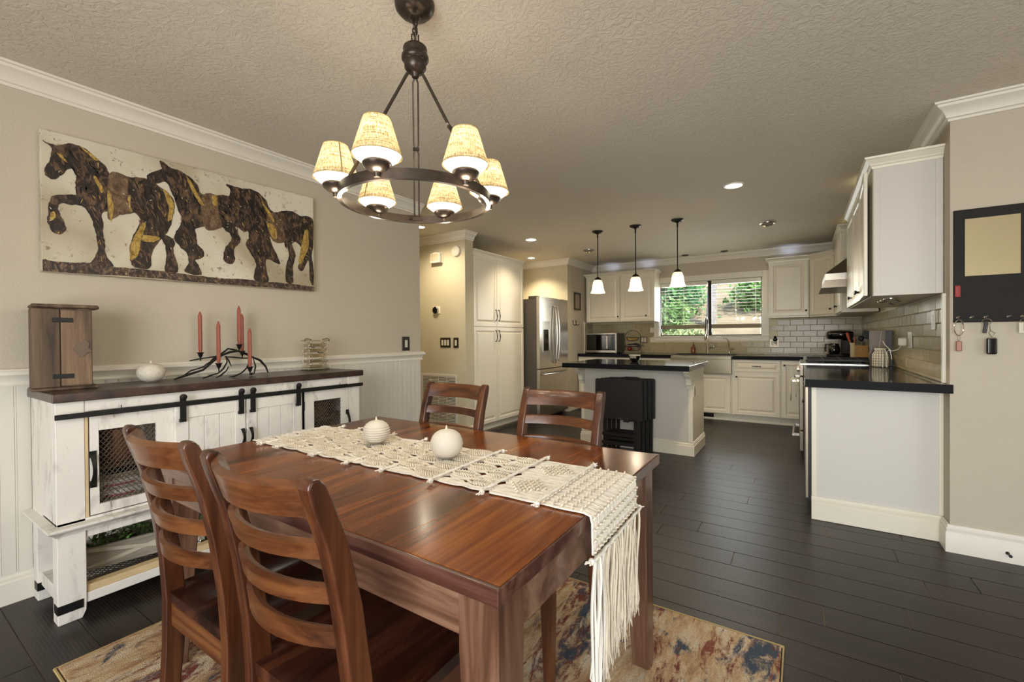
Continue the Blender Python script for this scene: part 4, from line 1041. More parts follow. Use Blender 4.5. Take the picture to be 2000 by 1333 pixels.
for k, P in enumerate(CLOTHS): relief('painted_blanket', [P], .0023, PC)
for P in GOLD: relief('gold_brush_stroke', [P], .0027, PG)

relief('brown_brush_texture', strokes(HORSES, 260, .012, .032, .0035, -1.25, .35), .0021, PC, 'stuff', False)
relief('black_brush_texture', strokes(HORSES, 220, .012, .035, .004, -1.25, .35), .0022, M('black_oil_paint', '0e0a09', .45), 'stuff', False)
relief('gold_fleck_texture', strokes(HORSES, 60, .006, .016, .002, -1.3, .4), .0026, PG, 'stuff', False)
relief('cream_fleck_texture', strokes([GROUND]+HORSES, 50, .003, .007, .0015, 0, 1.0), .0027, CREAMW, 'stuff', False)

# ================================================================ KITCHEN
def door_panel(x0, z0, x1, z1, t=.019, fr=.055):
    """raised-panel cabinet door in the xz plane, back at y=0, front towards -y"""
    return MB().rings(x0, z0, x1, z1, [(0, 0), (0, -t+.003), (.003, -t), (fr-.012, -t), (fr-.006, -t+.006), (fr, -t+.008), (fr+.006, -t+.008), (fr+.026, -t+.001), (fr+.030, -t)])
def knob(mb, x, z, y=-.019):
    return mb.lathe([(.0045, 0), (.0045, .012), (.0105, .018), (.0135, .024), (.0115, .029), (0, .031)], 12, Matrix.Translation((x, y, z)) @ Matrix.Rotation(H90, 4, 'X'))
def pull_v(mb, x, z0, z1, y=-.019):
    n = 8; return mb.tube([(x, y, z0)]+[(x+.004*math.sin(PI*2*k/n), y-.012-.016*math.sin(PI*k/n), z0+(z1-z0)*k/n) for k in range(n+1)]+[(x, y, z1)], [.006]+[.0055, .0045, .004, .005, .006, .005, .004, .0045, .0055]+[.006], 7)
def pull_h(mb, x0, x1, z, y=-.019):
    n = 8; return mb.tube([(x0, y, z)]+[(x0+(x1-x0)*k/n, y-.010-.014*math.sin(PI*k/n), z) for k in range(n+1)]+[(x1, y, z)], [.006, .005, .004, .004, .005, .006, .005, .004, .004, .005, .006], 7)
KN = BRONZE
def cabinet(lab, loc, rz, w_, d, z0, z1, doors=(), drawers=(), crown_=0, name='cabinet', kick=0, sides=False, group=None, body=CABW):
    t = thing(name, lab, 'cabinet', (loc[0], loc[1], 0), rz, group)
    mb = MB().box(0, .001, z0, w_, d, z1)
    obj('body', mb, body, t, bev=.0015)
    if kick: obj('toe_kick', MB().box(0, .075, .002, w_, d, z0-.001), CABW, t)
    for dd in doors:
        x0, a, x1, b, kind, kx, kz = dd
        dr = obj('door', door_panel(x0, a, x1, b), CABW, t, smooth=False)
        if kind == 'knob': obj('knob', knob(MB(), kx, kz), KN, dr)
        elif kind == 'pull': obj('handle', pull_v(MB(), kx, kz-.07, kz+.07), KN, dr)
    for dd in drawers:
        x0, a, x1, b, kind = dd
        dr = obj('drawer', door_panel(x0, a, x1, b, fr=.034), CABW, t, smooth=False)
        if kind: obj('handle', pull_h(MB(), (x0+x1)/2-.048, (x0+x1)/2+.048, (a+b)/2), KN, dr)
    if crown_:
        h = crown_; pr = [(0, z1-.004), (.004, z1-.004), (.006, z1+.010), (.012, z1+.014), (.016, z1+.024), (.034, z1+h-.014), (.040, z1+h-.012), (.042, z1+h), (0, z1+h)]
        path = [(0, d), (0, 0), (w_, 0), (w_, d)] if sides else [(0, 0), (w_, 0)]
        obj('cornice', MB().sweep(path, pr, -1), CABW, t, smooth=False)
    return t
# pantry, front faces +x
PX = -3.30
cabinet('tall cream pantry cabinet with four raised-panel doors beside the refrigerator', (PX-.022, 4.205), H90, 1.155, .60, .10, 2.205,
        [(.008, 1.345-.015, .492, 2.195, 'pull', .462, 1.475), (.498, 1.33, 1.147, 2.195, 'pull', .528, 1.475),
         (.008, .108, .492, 1.318, 'pull', .462, 1.21), (.498, .108, 1.147, 1.318, 'pull', .528, 1.21)], crown_=.06, name='pantry_cabinet', kick=1)
# refrigerator, front faces +x
FY0, FW = 5.385, .89
t = thing('refrigerator', 'stainless steel french-door refrigerator with water dispenser beside the pantry', 'refrigerator', (-3.05, FY0, 0), H90)
obj('body', MB().box(.004, .065, .03, FW-.004, .74, 1.735), STEELD, t, bev=.004)
def fdoor(x0, x1, z0, z1, cut=None):
    mb = MB(); N = 10; v = []
    for k in range(N+1):
        x = x0+(x1-x0)*k/N; g = (x-FW/2)/(FW/2); y = .010*g*g
        v += [(x, y, z0), (x, y, z1), (x, .058, z1), (x, .058, z0)]
    f = []
    for k in range(N):
        for q in range(4): l = (q+1) % 4; f.append((k*4+q, k*4+l, k*4+4+l, k*4+4+q))
    f += [(0, 1, 2, 3), (N*4+3, N*4+2, N*4+1, N*4)]
    return mb.add(v, f)
dl = obj('door', fdoor(.0, .4425, .745, 1.76), STEEL, t, smooth=False); dr = obj('door', fdoor(.4475, FW, .745, 1.76), STEEL, t, smooth=False)
dz = obj('freezer_drawer', fdoor(0, FW, .07, .733), STEEL, t, smooth=False)
for dd, x in ((dl, .405), (dr, .485)):
    n = 14; obj('handle', MB().tube([(x, .002, .82)]+[(x, -.028-.030*math.sin(PI*k/n), .82+.82*k/n) for k in range(n+1)]+[(x, .002, 1.64)], .0105, 8), STEEL, dd)
n = 12; obj('handle', MB().tube([(.06, .006, .665)]+[(.06+.77*k/n, -.026-.030*math.sin(PI*k/n), .665) for k in range(n+1)]+[(.83, .006, .665)], .0115, 8), STEEL, dz)
dp = obj('dispenser', frame_y(MB(), .085, .985, .29, 1.42, -.001, .012, .010), STEEL, dl, bev=.001)
obj('display_panel', MB().box(.095, .001, 1.30, .28, .010, 1.41), M('silver_display', 'c9c6c0', .2, .4), dp); obj('dispenser_recess', MB().box(.095, .002, .995, .28, .011, 1.298), BLKGLASS, dp)
obj('hinge_cover', MB().prism([(.02, .06), (.11, .06), (.11, .2), (.05, .22), (.02, .2)], 1.736, 1.775, axis='z'), STEELD, t, bev=.006)
obj('hinge_cover', MB().prism([(FW-.11, .06), (FW-.02, .06), (FW-.02, .2), (FW-.11, .2)], 1.736, 1.775, axis='z'), STEELD, t, bev=.006)
for x in (.06, FW-.06): obj('foot', MB().lathe([(.018, 0), (.018, .028), (0, .029)], 10, Matrix.Translation((x, .1, 0))), BLKGLOSS, t); obj('foot', MB().lathe([(.018, 0), (.018, .028), (0, .029)], 10, Matrix.Translation((x, .66, 0))), BLKGLOSS, t)
# picture and hooks on the kitchen left wall
t = thing('framed_picture', 'small dark brown framed picture on wall right of the refrigerator', 'picture', (KX, 6.75, 1.785), H90)
obj('frame', frame_y(MB(), -.12, -.15, .12, .14, -.018, -.001, .028), M('dark_brown_frame', '3f2c1f', .5), t, bev=.002); obj('print', MB().box(-.092, -.008, -.122, .092, -.001, .112), M('faded_print', '9b8d78', .6, var=.2, vscale=20), t)
t = thing('wall_hook_rack', 'pair of black wall hooks below the small framed picture', 'hook', (KX, 6.64, 1.41), H90)
obj('plate', MB().box(-.10, -.004, -.005, .12, 0, .012), PLWHITE, t)
for x in (-.05, .06): obj('hook', MB().tube([(x, -.004, .055), (x, -.006, .0), (x, -.02, -.025), (x+.01, -.045, -.03), (x+.015, -.055, -.005)], .006, 7), BLACK, t)
# island
IX0, IX1, IY0, IY1 = -2.095, -.884, 4.605, 5.205
t = thing('kitchen_island', 'white kitchen island with corbels under a black granite top', 'island', ((IX0+IX1)/2, (IY0+IY1)/2, 0))
cx_, cy_ = (IX0+IX1)/2, (IY0+IY1)/2
def IB(x0, y0, z0, x1, y1, z1): return MB().box(x0-cx_, y0-cy_, z0, x1-cx_, y1-cy_, z1)
obj('body', IB(IX0+.018, IY0+.012, .002, IX1-.012, IY1, .864), CABW, t, bev=.002)
obj('front_panel', IB(IX0+.05, IY0+.006, .14, IX1-.055, IY0+.0115, .863), PANELG, t)
obj('corner_trim', IB(IX0+.012, IY0+.004, .14, IX0+.0495, IY0+.0115, .863), CABW, t, bev=.001); obj('corner_trim', IB(IX1-.054, IY0+.004, .14, IX1-.010, IY0+.0115, .863), CABW, t, bev=.001)
ib = [(0, .002), (.016, .002), (.016, .100), (.010, .106), (.012, .118), (.006, .126), (.006, .134), (0, .136)]
obj('base_trim', MB().sweep([(IX0+.018-cx_, IY1-cy_), (IX0+.018-cx_, IY0+.012-cy_), (IX1-.012-cx_, IY0+.012-cy_), (IX1-.012-cx_, IY1-cy_)], ib, -1), CABW, t, smooth=False)
corb = [(0, .862), (-.19, .862), (-.19, .835), (-.165, .825), (-.15, .80), (-.12, .79), (-.085, .765), (-.075, .735), (-.075, .712), (-.05, .70), (-.045, .672), (0, .668)]
for x in (IX0+.012, IX1-.060): obj('corbel', MB().prism([(a+IY0+.003-cy_, b) for a, b in corb], x-cx_, x+.050-cx_, axis='x'), CABW, t, bev=.002)
obj('outlet_plate', IB(IX1-.0118, 4.655, .575, IX1-.006, 4.725, .70), PLWHITE, t, bev=.001)
obj('outlet', IB(IX1-.0058, 4.672, .595, IX1-.004, 4.708, .68), M('outlet_brown', '8c7b60', .5), t)
isl = thing('island_countertop', 'polished black granite top of the kitchen island', 'countertop', (-1.497, 4.725, .865))
obj('slab', MB().box(-.645, -.4735, 0, .643, .480, .049), GRANITE, isl, bev=.002); obj('front_edge', MB().box(-.645, -.4752, 0, .643, -.4736, .0485), GRANEDGE, isl)
# folded tray tables leaning against the island
def tray(k, x0, y, lab):
    t = thing('folding_tray_table', lab, 'tray table', (x0, y, 0), group='folded black tray tables by the island')
    w2 = .245; a = Matrix.Rotation(-.03, 4, 'X')
    top = [(-w2, .35), (w2, .35), (w2, .745), (w2-.012, .757), (.10, .757), (.06, .768), (-.06, .768), (-.10, .757), (-w2+.012, .757), (-w2, .745)]
    obj('tray_top', MB().prism(top, -.011, .011, axis='y', T=a), BLKMAT, t, bev=.003)
    lg = lambda x, y: MB().box(x-.017, y-.010, .002, x+.017, y+.010, .52, a)
    for x in (-.20, .20): obj('leg', lg(x, .024), BLKMAT, t, bev=.002)
    for x in (-.155, .165): obj('leg', lg(x, .047), BLKMAT, t, bev=.002)
    for z in (.10, .19): obj('stretcher', MB().box(-.182, .016, z-.016, .182, .032, z+.016, a), BLKMAT, t, bev=.002)
    obj('stretcher', MB().box(-.137, .040, .135, .147, .054, .165, a), BLKMAT, t, bev=.002)
    obj('catch', MB().box(.06, -.018, .33, .11, .012, .352, a), BLKMAT, t)
    obj('metal_tab', MB().box(-.01, -.0125, .362, .055, -.0112, .366, a), STEEL, t)
labs = ['front black folding tray table leaning in front of the island', 'second black folding tray table behind the front one', 'third black folding tray table behind the second one', 'rearmost black folding tray table closest to the island panel']
for k in range(4): tray(k, -1.555+.022*k, 4.322+.07*k, labs[k])

# back run of base cabinets (fronts face -y)
BF = 6.77
cabinet('white base cabinet with three drawers and doors left of the sink', (KX+.016, BF), 0, 1.496, .615, .10, .862,
        [(.01, .11, .49, .66, 'knob', .46, .62), (.50, .11, .99, .66, 'knob', .96, .62), (1.0, .11, 1.486, .66, 'knob', 1.03, .62)],
        [(.01, .68, .49, .852, 1), (.50, .68, .99, .852, 1), (1.0, .68, 1.486, .852, 1)], name='base_cabinet', kick=1)
sc = cabinet('white base cabinet with two doors under the apron sink', (-1.605, BF), 0, .803, .615, .10, .658,
        [(.01, .11, .385, .645, 'knob', .35, .60), (.395, .11, .785, .645, None, 0, 0)], name='sink_base_cabinet', kick=1)
obj('vent_grille', MB().box(.42, .07, .03, .56, .0745, .085), BRONZE, sc)
cabinet('white base cabinet with one drawer and one door right of the sink', (-.80, BF), 0, .58, .615, .10, .862,
        [(.028, .11, .565, .675, 'knob', .058, .63)], [(.022, .70, .568, .852, 1)], name='base_cabinet', kick=1)
cabinet('white corner base cabinet with single door beside the range', (-.218, BF), 0, .87, .615, .10, .862,
        [(.008, .11, .27, .852, 'knob', .035, .80)], name='base_cabinet', kick=1)
obj('quarter_round', MB().box(0, 0, 0, 1, 1, 1), CABW, None) if 0 else None
struct('trim_7', MB().box(KX+.016, 6.828, 0, -.0, 6.842, .018), TRIM, bev=.004)
# counters
CT = .864; CTT = .914
kc = thing('back_countertop', 'long black granite countertop along the back wall under the window', 'countertop', (-1.2, 7.0, CT+.001))
g = lambda x0, y0, x1, y1: MB().box(x0+1.2, y0-7.0, 0, x1+1.2, y1-7.0, CTT-CT-.001)
obj('slab', g(KX+.016, 6.735, -1.612, 7.385), GRANITE, kc, bev=.002); obj('slab', g(-.788, 6.735, .665, 7.385), GRANITE, kc, bev=.002)
obj('front_edge', MB().box(KX+.016+1.2, -.2665, 0, -.412, -.2651, CTT-CT-.0015), GRANEDGE, kc); obj('front_edge', MB().box(-.788+1.2, -.2665, 0, .02+1.2, -.2651, CTT-CT-.0015), GRANEDGE, kc); obj('slab', g(-1.611, 7.21, -.789, 7.385), GRANITE, kc); obj('slab', g(.02, 5.83, .665, 6.734), GRANITE, kc, bev=.002)
# apron sink
t = thing('apron_sink', 'stainless steel farmhouse apron sink below the window', 'sink', (-1.20, 6.98, 0))
mb = MB().box(-.400, -.275, .665, .400, -.245, .905).box(-.400, -.290, .862, .400, -.2752, .905)
mb.box(-.400, -.245, .69, -.385, .225, .905).box(.385, -.245, .69, .400, .225, .905).box(-.385, .205, .69, .385, .225, .905).box(-.385, -.245, .69, .385, .205, .705)
obj('basin', mb, SINKS, t, bev=.003)
obj('black_rim', MB().box(-.398, .10, .907, .398, .226, .922), BLKMAT, t, bev=.004)
# faucets
t = thing('kitchen_faucet', 'tall chrome pull-down spring faucet behind the sink', 'faucet', (-1.19, 7.255, CTT))
obj('base', MB().lathe([(0, 0), (.028, 0), (.028, .01), (.022, .02), (.020, .12), (.016, .13), (.014, .28)], 14), CHROME, t)
pts = [(0, 0, .26)]+[(0, -.09+.09*math.cos(a), .46+.09*math.sin(a)) for a in [PI*k/10 for k in range(11)]]+[(0, -.18, .34)]
obj('spring_spout', MB().tube(pts, .012, 9), M('dark_spring_chrome', '5a5650', .3, .9), t)
coil = MB()
for k in range(26): q = k/25; p = Vector((0, 0, .28+.18*q)); coil.tube([(p.x+.0145*math.cos(a), p.y+.0145*math.sin(a), p.z) for a in [2*PI*i/10 for i in range(10)]], .0018, 4, closed=True)
obj('spring_coil', coil, CHROME, t)
obj('spray_head', MB().lathe([(.012, .22), (.018, .24), (.018, .33), (.012, .35)], 12, Matrix.Translation((0, -.18, -.0))), CHROME, t)
obj('support_arm', MB().box(-.006, -.18, .20, .006, 0, .212), CHROME, t); obj('lever', MB().box(.0, -.012, .09, .09, .012, .125), CHROME, t, bev=.003); obj('control_box', MB().box(.02, -.02, .10, .085, .02, .165), CHROME, t, bev=.004)
t = thing('filter_faucet', 'small chrome gooseneck filter faucet right of the sink', 'faucet', (-.895, 7.27, CTT))
obj('base', MB().lathe([(0, 0), (.02, 0), (.02, .01), (.010, .02), (.010, .06), (.007, .07)], 12), CHROME, t)
obj('spout', MB().tube([(0, 0, .06), (-.005, 0, .16), (-.02, -.01, .215), (-.05, -.03, .245), (-.075, -.05, .235), (-.08, -.055, .222)], .005, 8), CHROME, t)
obj('lever', MB().tube([(0, 0, .055), (.04, 0, .075), (.07, 0, .088)], .005, 7), CHROME, t)
t = thing('soap_bottle', 'amber soap pump bottle standing behind the sink', 'bottle', (-1.405, 7.30, CTT))
obj('bottle', MB().lathe([(0, 0), (.034, 0), (.036, .01), (.036, .09), (.028, .11), (.012, .12), (.012, .13)], 16), M('amber_glass', '7a3f26', .15, coat=.5), t)
obj('pump', MB().lathe([(.014, .13), (.014, .145), (.005, .147), (.005, .175)], 10).box(-.008, -.035, .172, .008, .01, .182), M('bronze_pump', '5a4536', .4, .5), t)
# microwave
t = thing('microwave', 'stainless microwave with black glass door on the left counter', 'microwave', (-2.80, 7.0, CTT))
obj('case', MB().box(-.275, .0, .012, .275, .36, .335), M('dark_microwave_case', '37332f', .4), t, bev=.004)
obj('front_frame', frame_y(MB(), -.28, .010, .28, .338, -.022, -.001, .030), STEEL, t, bev=.004)
obj('door_glass', MB().box(-.249, -.020, .055, .249, -.004, .307), BLKGLASS, t, bev=.01, seg=2)
obj('handle', MB().box(.105, -.044, .075, .130, -.024, .29).box(.110, -.024, .08, .125, -.019, .10).box(.110, -.024, .265, .125, -.019, .285), STEEL, t, bev=.003)
obj('control_panel', MB().box(.165, -.0215, .07, .235, -.0205, .295), BLKGLOSS, t); obj('bottom_strip', MB().box(-.275, -.023, .013, .275, -.0221, .05), STEEL, t)
for x in (-.24, .24):
    for y in (.03, .32): obj('foot', MB().box(x-.015, y-.015, 0, x+.015, y+.015, .012), BLKGLOSS, t)
# two-tier fruit basket
t = thing('wire_fruit_basket', 'two-tier black wire fruit basket right of the microwave', 'basket', (-2.31, 7.14, CTT))
def ring(mb, r, z, tr=.003, sx=1): return mb.tube([(r*math.cos(2*PI*q/24), r*math.sin(2*PI*q/24), z) for q in range(24)], tr, 5, closed=True)
mb = MB(); ring(mb, .135, .115, .004); ring(mb, .06, .04)
for q in range(16): a = 2*PI*q/16; mb.tube([(.135*math.cos(a), .135*math.sin(a), .115), (.11*math.cos(a), .11*math.sin(a), .06), (.06*math.cos(a), .06*math.sin(a), .04)], .0018, 4)
obj('lower_basket', mb, BLACK, t)
mb = MB(); ring(mb, .105, .262, .004); ring(mb, .07, .205)
for q in range(14): a = 2*PI*q/14; mb.tube([(.105*math.cos(a), .105*math.sin(a), .262), (.07*math.cos(a), .07*math.sin(a), .205)], .0018, 4)
obj('upper_basket', mb, BLACK, t)
obj('hoop', MB().tube([(.135*math.cos(a), 0, .25+.125*math.sin(a)) for a in [PI*k/14 for k in range(15)]], .004, 6).tube([(-.135, 0, .25), (-.12, 0, .12), (-.14, 0, .06), (-.15, 0, .004)], .004, 6).tube([(.135, 0, .25), (.12, 0, .12), (.14, 0, .06), (.15, 0, .004)], .004, 6), BLACK, t)
t = thing('apple', 'red apple in the lower tier of the wire fruit basket', 'fruit', (-2.345, 7.10, CTT+.043)); obj('flesh', MB().lathe([(.0, .004), (.02, 0), (.036, .02), (.04, .04), (.03, .062), (.012, .066), (0, .060)], 14), M('red_apple_skin', '8f2f22', .35), t); obj('stalk', MB().tube([(0, 0, .058), (.003, 0, .078)], .0015, 5), BLACK, t)
for k, (x, y, r_) in enumerate(((-2.335, 7.10, .1), (-2.31, 7.142, .1), (-2.29, 7.184, .1))):
    n = 9; nm = ['left', 'middle', 'right'][k]
    tag(obj('banana', MB().tube([(-.05+.1*q/(n-1), 0, .012+.022*(1-(2*q/(n-1)-1)**2)*-1+.022) for q in range(n)], [.004, .010, .013, .014, .014, .014, .013, .009, .004], 8), M('ripe_banana', 'b58a35', .5) if k == 0 else MATS['ripe_banana']), nm+' banana in the upper tier of the wire fruit basket', 'fruit', 'bananas in the wire basket')
    o = COL.objects[-1] if 0 else bpy.data.objects['banana' if k == 0 else 'banana.%03d' % k]; o.location = (x, y, CTT+.215); o.rotation_euler = (0, 0, r_)
t = thing('folded_cloth', 'dark cloth draped over the lower tier of the wire fruit basket', 'cloth', (-2.28, 7.14, CTT+.119))
mb = MB(); N = 12
for i_ in range(N+1):
    for j in range(N+1):
        x, y = -.12+.24*i_/N, -.12+.24*j/N; mb.v.append((x, y, .038*math.exp(-(x*x+y*y)*90)+.006*math.sin(x*50)+.012))
for i_ in range(N):
    for j in range(N): a = i_*(N+1)+j; mb.f.append((a, a+1, a+N+2, a+N+1))
o = obj('cloth', mb, M('charcoal_cloth', '201d1c', .9), t); md = o.modifiers.new('s', 'SOLIDIFY'); md.thickness = .004
# bowl on island
t = thing('black_bowl', 'black and white lettered ceramic bowl on the island top', 'bowl', (-1.53, 4.80, CTT+.0002))
obj('outer_bowl', MB().lathe([(0, 0), (.030, 0), (.034, .004), (.050, .02), (.058, .045), (.060, .066), (.0565, .066), (.054, .045), (.044, .02), (0, .008)], 28), BLKGLOSS, t)
obj('white_rim', MB().lathe([(.0602, .066), (.0608, .0745), (.056, .0745), (.0566, .066)], 28, cap=False), CREAMW, t)
mb = MB()
for k in range(7):
    for q in range(2): mb.box(-.004, -.0607, .040+q*.012, .004, -.0598, .045+q*.012+.003*(k % 2), Matrix.Rotation(-.55+k*.17, 4, 'Z'))
obj('lettering', mb, PLWHITE, t, kind='stuff')
# wall plates on the back wall and kitchen walls
def plate(lab, loc, rz, w_, h, mat, nsw, swmat, name='switch_plate', cat='switch', group=None, frame=None):
    t = thing(name, lab, cat, loc, rz, group)
    obj('plate', MB().box(-w_/2, -.007, -h/2, w_/2, -.0005, h/2), mat, t, bev=.002)
    for k in range(nsw):
        x = (k-(nsw-1)/2)*.045; obj('rocker', MB().box(x-.016, -.0095, -.033, x+.016, -.0072, .033), swmat, t, bev=.0015)
    return t
plate('steel two-gang switch plate on tiles right of fruit basket', (-2.20, BY-.013, 1.132), 0, .13, .118, DSTEEL, 2, PLWHITE)
plate('steel outlet plate with a dark plug-in right of the window', (-.323, BY-.013, 1.078), 0, .115, .115, DSTEEL, 2, PLWHITE, 'outlet_plate', 'outlet')
t = thing('plug_in_freshener', 'dark rounded plug-in freshener in outlet right of the window', 'air freshener', (-.312, BY-.024, 1.13)); obj('warmer', MB().ball((0, -.018, .0), .03, 1, .6, .9).ball((0, -.02, .035), .019), BLKGLOSS, t); obj('bottle', MB().lathe([(.012, -.055), (.015, -.05), (.015, -.03), (.01, -.022)], 10, Matrix.Translation((0, -.018, 0))), CHROME, t)
plate('narrow white switch plate high on the right tiled wall', (RX-.0135, 3.60, 1.275), -H90, .072, .118, PLWHITE, 1, PLWHITE)
plate('white outlet plate low on the right tiled wall with plugs', (RX-.0135, 4.28, 1.15), -H90, .118, .118, PLWHITE, 2, PLWHITE, 'outlet_plate', 'outlet')
t = thing('power_adapter', 'white plug adapter with cable in the right tiled wall outlet', 'adapter', (RX-.028, 4.335, 1.135), -H90); obj('plug_body', MB().box(-.025, -.045, -.03, .025, 0, .03), PLWHITE, t, bev=.01, seg=2)
obj('cable', MB().tube([(0, -.03, -.03), (-.06, -.04, -.06), (-.2, -.06, -.075), (-.34, -.08, -.03), (-.42, -.085, .0)], .0028, 6).tube([(-.18+.075*math.cos(a), -.07-.004*a, -.135+.07*math.sin(a)) for a in [k*.4 for k in range(34)]], .0025, 6), PLWHITE, t)

# upper cabinets on the back wall
UD = .34
cabinet('white wall cabinet with two doors left of the window', (-3.085, 7.055), 0, 1.155, UD-.005, 1.43, 2.195,
        [(.012, 1.44, .598, 2.185, 'knob', .572, 1.518), (.608, 1.44, 1.142, 2.185, 'knob', 1.03, 1.52)], crown_=.055, name='wall_cabinet', sides=True)
cabinet('white wall cabinet with one door right of the window', (-.375, 7.055), 0, .462, UD-.005, 1.43, 2.195,
        [(.012, 1.455, .450, 2.185, 'knob', .43, 1.518)], crown_=.055, name='wall_cabinet', sides=True)
# diagonal corner cabinet
t = thing('corner_wall_cabinet', 'white diagonal corner wall cabinet between window and range hood', 'cabinet', (.09, 7.055, 0), math.atan2(6.785-7.055, .365-.09))
ca = math.hypot(.275, .27); inv = Matrix.Rotation(-math.atan2(-.27, .275), 4, 'Z')
def W2(x, y): p = inv @ Vector((x-.09, y-7.055, 0)); return (p.x, p.y)
foot = [(0, .001), (ca, .001), W2(RX-.016, 6.787), W2(RX-.016, 7.383), W2(.092, 7.383)]
obj('body', MB().prism(foot, 1.43, 2.195, axis='z'), CABW, t, bev=.001)
d = obj('door', door_panel(.02, 1.455, ca-.018, 2.185), CABW, t, smooth=False); obj('knob', knob(MB(), ca-.05, 1.518), KN, d)
obj('cornice', MB().sweep([(.01, 0), (ca-.01, 0)], [(0, 2.191), (.004, 2.191), (.012, 2.209), (.034, 2.236), (.042, 2.25), (0, 2.25)], -1), CABW, t, smooth=False)
# right wall cabinets facing -x : origin at far end, local x runs towards the camera
cabinet('narrow white wall cabinet between corner cabinet and range hood', (.365, 6.775), -H90, .925, .30, 1.43, 2.30,
        [(.02, 1.44, .46, 2.28, 'knob', .425, 1.518), (.47, 1.44, .905, 2.28, 'knob', .505, 1.518)], crown_=.06, name='wall_cabinet', sides=True)
CW = 1.555
rc = cabinet('large white wall cabinet on right wall with grey-white end panel', (.365, 5.015), -H90, CW, .314, 1.425, 2.20, (), crown_=.062, name='wall_cabinet', sides=True)
ws = [(.012, .52), (.53, 1.035), (1.045, 1.545)]
for k, (a, b) in enumerate(ws):
    if k < 2:
        d = obj('door', door_panel(a, 1.43, b, 2.185), CABW, rc, smooth=False); kx = b-.035 if k == 0 else b-.035
        obj('knob', knob(MB(), kx, 1.49), KN, d)
    else:
        d = obj('door', door_panel(0, 1.43, b-a, 2.185), CABW, rc, smooth=False); obj('knob', knob(MB(), .035, 1.49), KN, d)
        d.location = (a, -.001, 0); d.rotation_euler = (0, 0, -.045)
obj('end_panel', MB().box(CW+.0005, .004, 1.425, CW+.006, .312, 2.195), PANELW, rc, bev=.001)
obj('end_trim', MB().box(CW+.006, .004, 1.425, CW+.010, .034, 2.19).box(CW+.006, .28, 1.425, CW+.010, .312, 2.19).box(CW+.006, .034, 1.425, CW+.010, .28, 1.455), PANELW, rc, bev=.0008)
for x in (CW-.28, CW-.42, CW-.56): obj('puck_light', MB().lathe([(0, -.012), (.033, -.012), (.036, -.006), (.036, -.0005), (0, -.0005)], 16, Matrix.Translation((x, .12, 1.425))), CHROME, rc)
obj('light_cord', MB().tube([(CW-.3, .14, 1.419), (CW-.5, .2, 1.414), (CW-.7, .16, 1.417), (CW-.9, .22, 1.414)], .003, 5), BLACK, rc)
# peninsula end: dishwasher, end panel, counter
t = thing('peninsula_end_panel', 'white base cabinet end panel below the black counter, facing dining room', 'cabinet', (.365, 3.46, 0))
obj('panel', MB().box(-.31, 0, .002, .315, .02, .862), PANELW, t); obj('edge_stile', MB().box(-.31, -.005, .15, -.283, -.0003, .862).box(.295, -.005, .15, .315, -.0003, .862), CABW, t, bev=.001)
obj('base_trim', MB().sweep([(-.311, 0), (.311, 0)], [(0, .002), (.018, .002), (.018, .105), (.013, .112), (.015, .128), (.009, .136), (.008, .148), (0, .15)], -1), CABW, t, smooth=False)
obj('side_filler', MB().box(-.3095, .0201, .10, .30, .05, .862), CABW, t)
t = thing('dishwasher', 'stainless steel dishwasher seen edge-on behind the end panel', 'dishwasher', (.055, 3.515, 0))
obj('tub', MB().box(.0, 0, .09, .57, .595, .860), BLKMAT, t); obj('door', MB().box(-.036, -.002, .11, -.014, .595, .860), DSTEEL, t, bev=.004, seg=2); obj('dark_gap_strip', MB().box(-.0135, 0, .10, -.0005, .595, .860), BLKMAT, t); obj('toe_kick', MB().box(.045, 0, .002, .56, .595, .089), BLKMAT, t)  # black strip put in for the dark gap behind the door
cabinet('white base cabinet with drawer and door beside the dishwasher, facing the island', (.055, 5.05), -H90, .93, .60, .10, .862, [(.01, .11, .46, .66, 'knob', .43, .62), (.47, .11, .92, .66, 'knob', .50, .62)], [(.01, .68, .46, .852, 1), (.47, .68, .92, .852, 1)], name='base_cabinet', kick=1)
pc = thing('peninsula_countertop', 'polished black granite counter on the right, nearest the dining room', 'countertop', (.35, 4.2, CT+.001))
obj('slab', MB().prism([(-.330, -.878), (.342, -.878), (.342, -.8755), (.314, -.860), (.314, .858), (-.330, .858)], 0, CTT-CT-.001, axis='z'), GRANITE, pc, bev=.0015); obj('front_edge', MB().box(-.330, -.8796, 0, .342, -.8782, CTT-CT-.0015), GRANEDGE, pc)
# gas range, front faces -x
RY0, RY1 = 5.065, 5.822; ro = (.0, RY1)
t = thing('gas_range', 'stainless steel gas range with black grates on the right wall', 'stove', (.018, RY1, 0), -H90)
rw = RY1-RY0
obj('body', MB().box(0, 0, .03, rw, .60, .905), STEELD, t, bev=.003)
obj('cooktop', MB().box(0, -.03, .906, rw, .60, .922), STEEL, t, bev=.003); obj('cooktop_glass', MB().box(.02, .02, .9225, rw-.02, .58, .925), BLKGLOSS, t)
obj('control_panel', MB().box(0, -.03, .80, rw, -.001, .905), DSTEEL, t, bev=.003)
for k in range(5): obj('burner_knob', MB().lathe([(.020, 0), (.018, .022), (0, .024)], 14, Matrix.Translation((.10+k*(rw-.2)/4, -.031, .852)) @ Matrix.Rotation(H90, 4, 'X')), STEEL, t)
od = obj('oven_door', MB().box(.004, -.034, .275, rw-.004, -.001, .79), DSTEEL, t, bev=.004); obj('oven_window', MB().box(.12, -.036, .38, rw-.12, -.0342, .66), BLKGLASS, od)
obj('handle', MB().tube([(.07, -.082, .745), (rw-.07, -.082, .745)], .012, 10).box(.085, -.08, .735, .105, -.034, .757).box(rw-.105, -.08, .735, rw-.085, -.034, .757), STEEL, od)
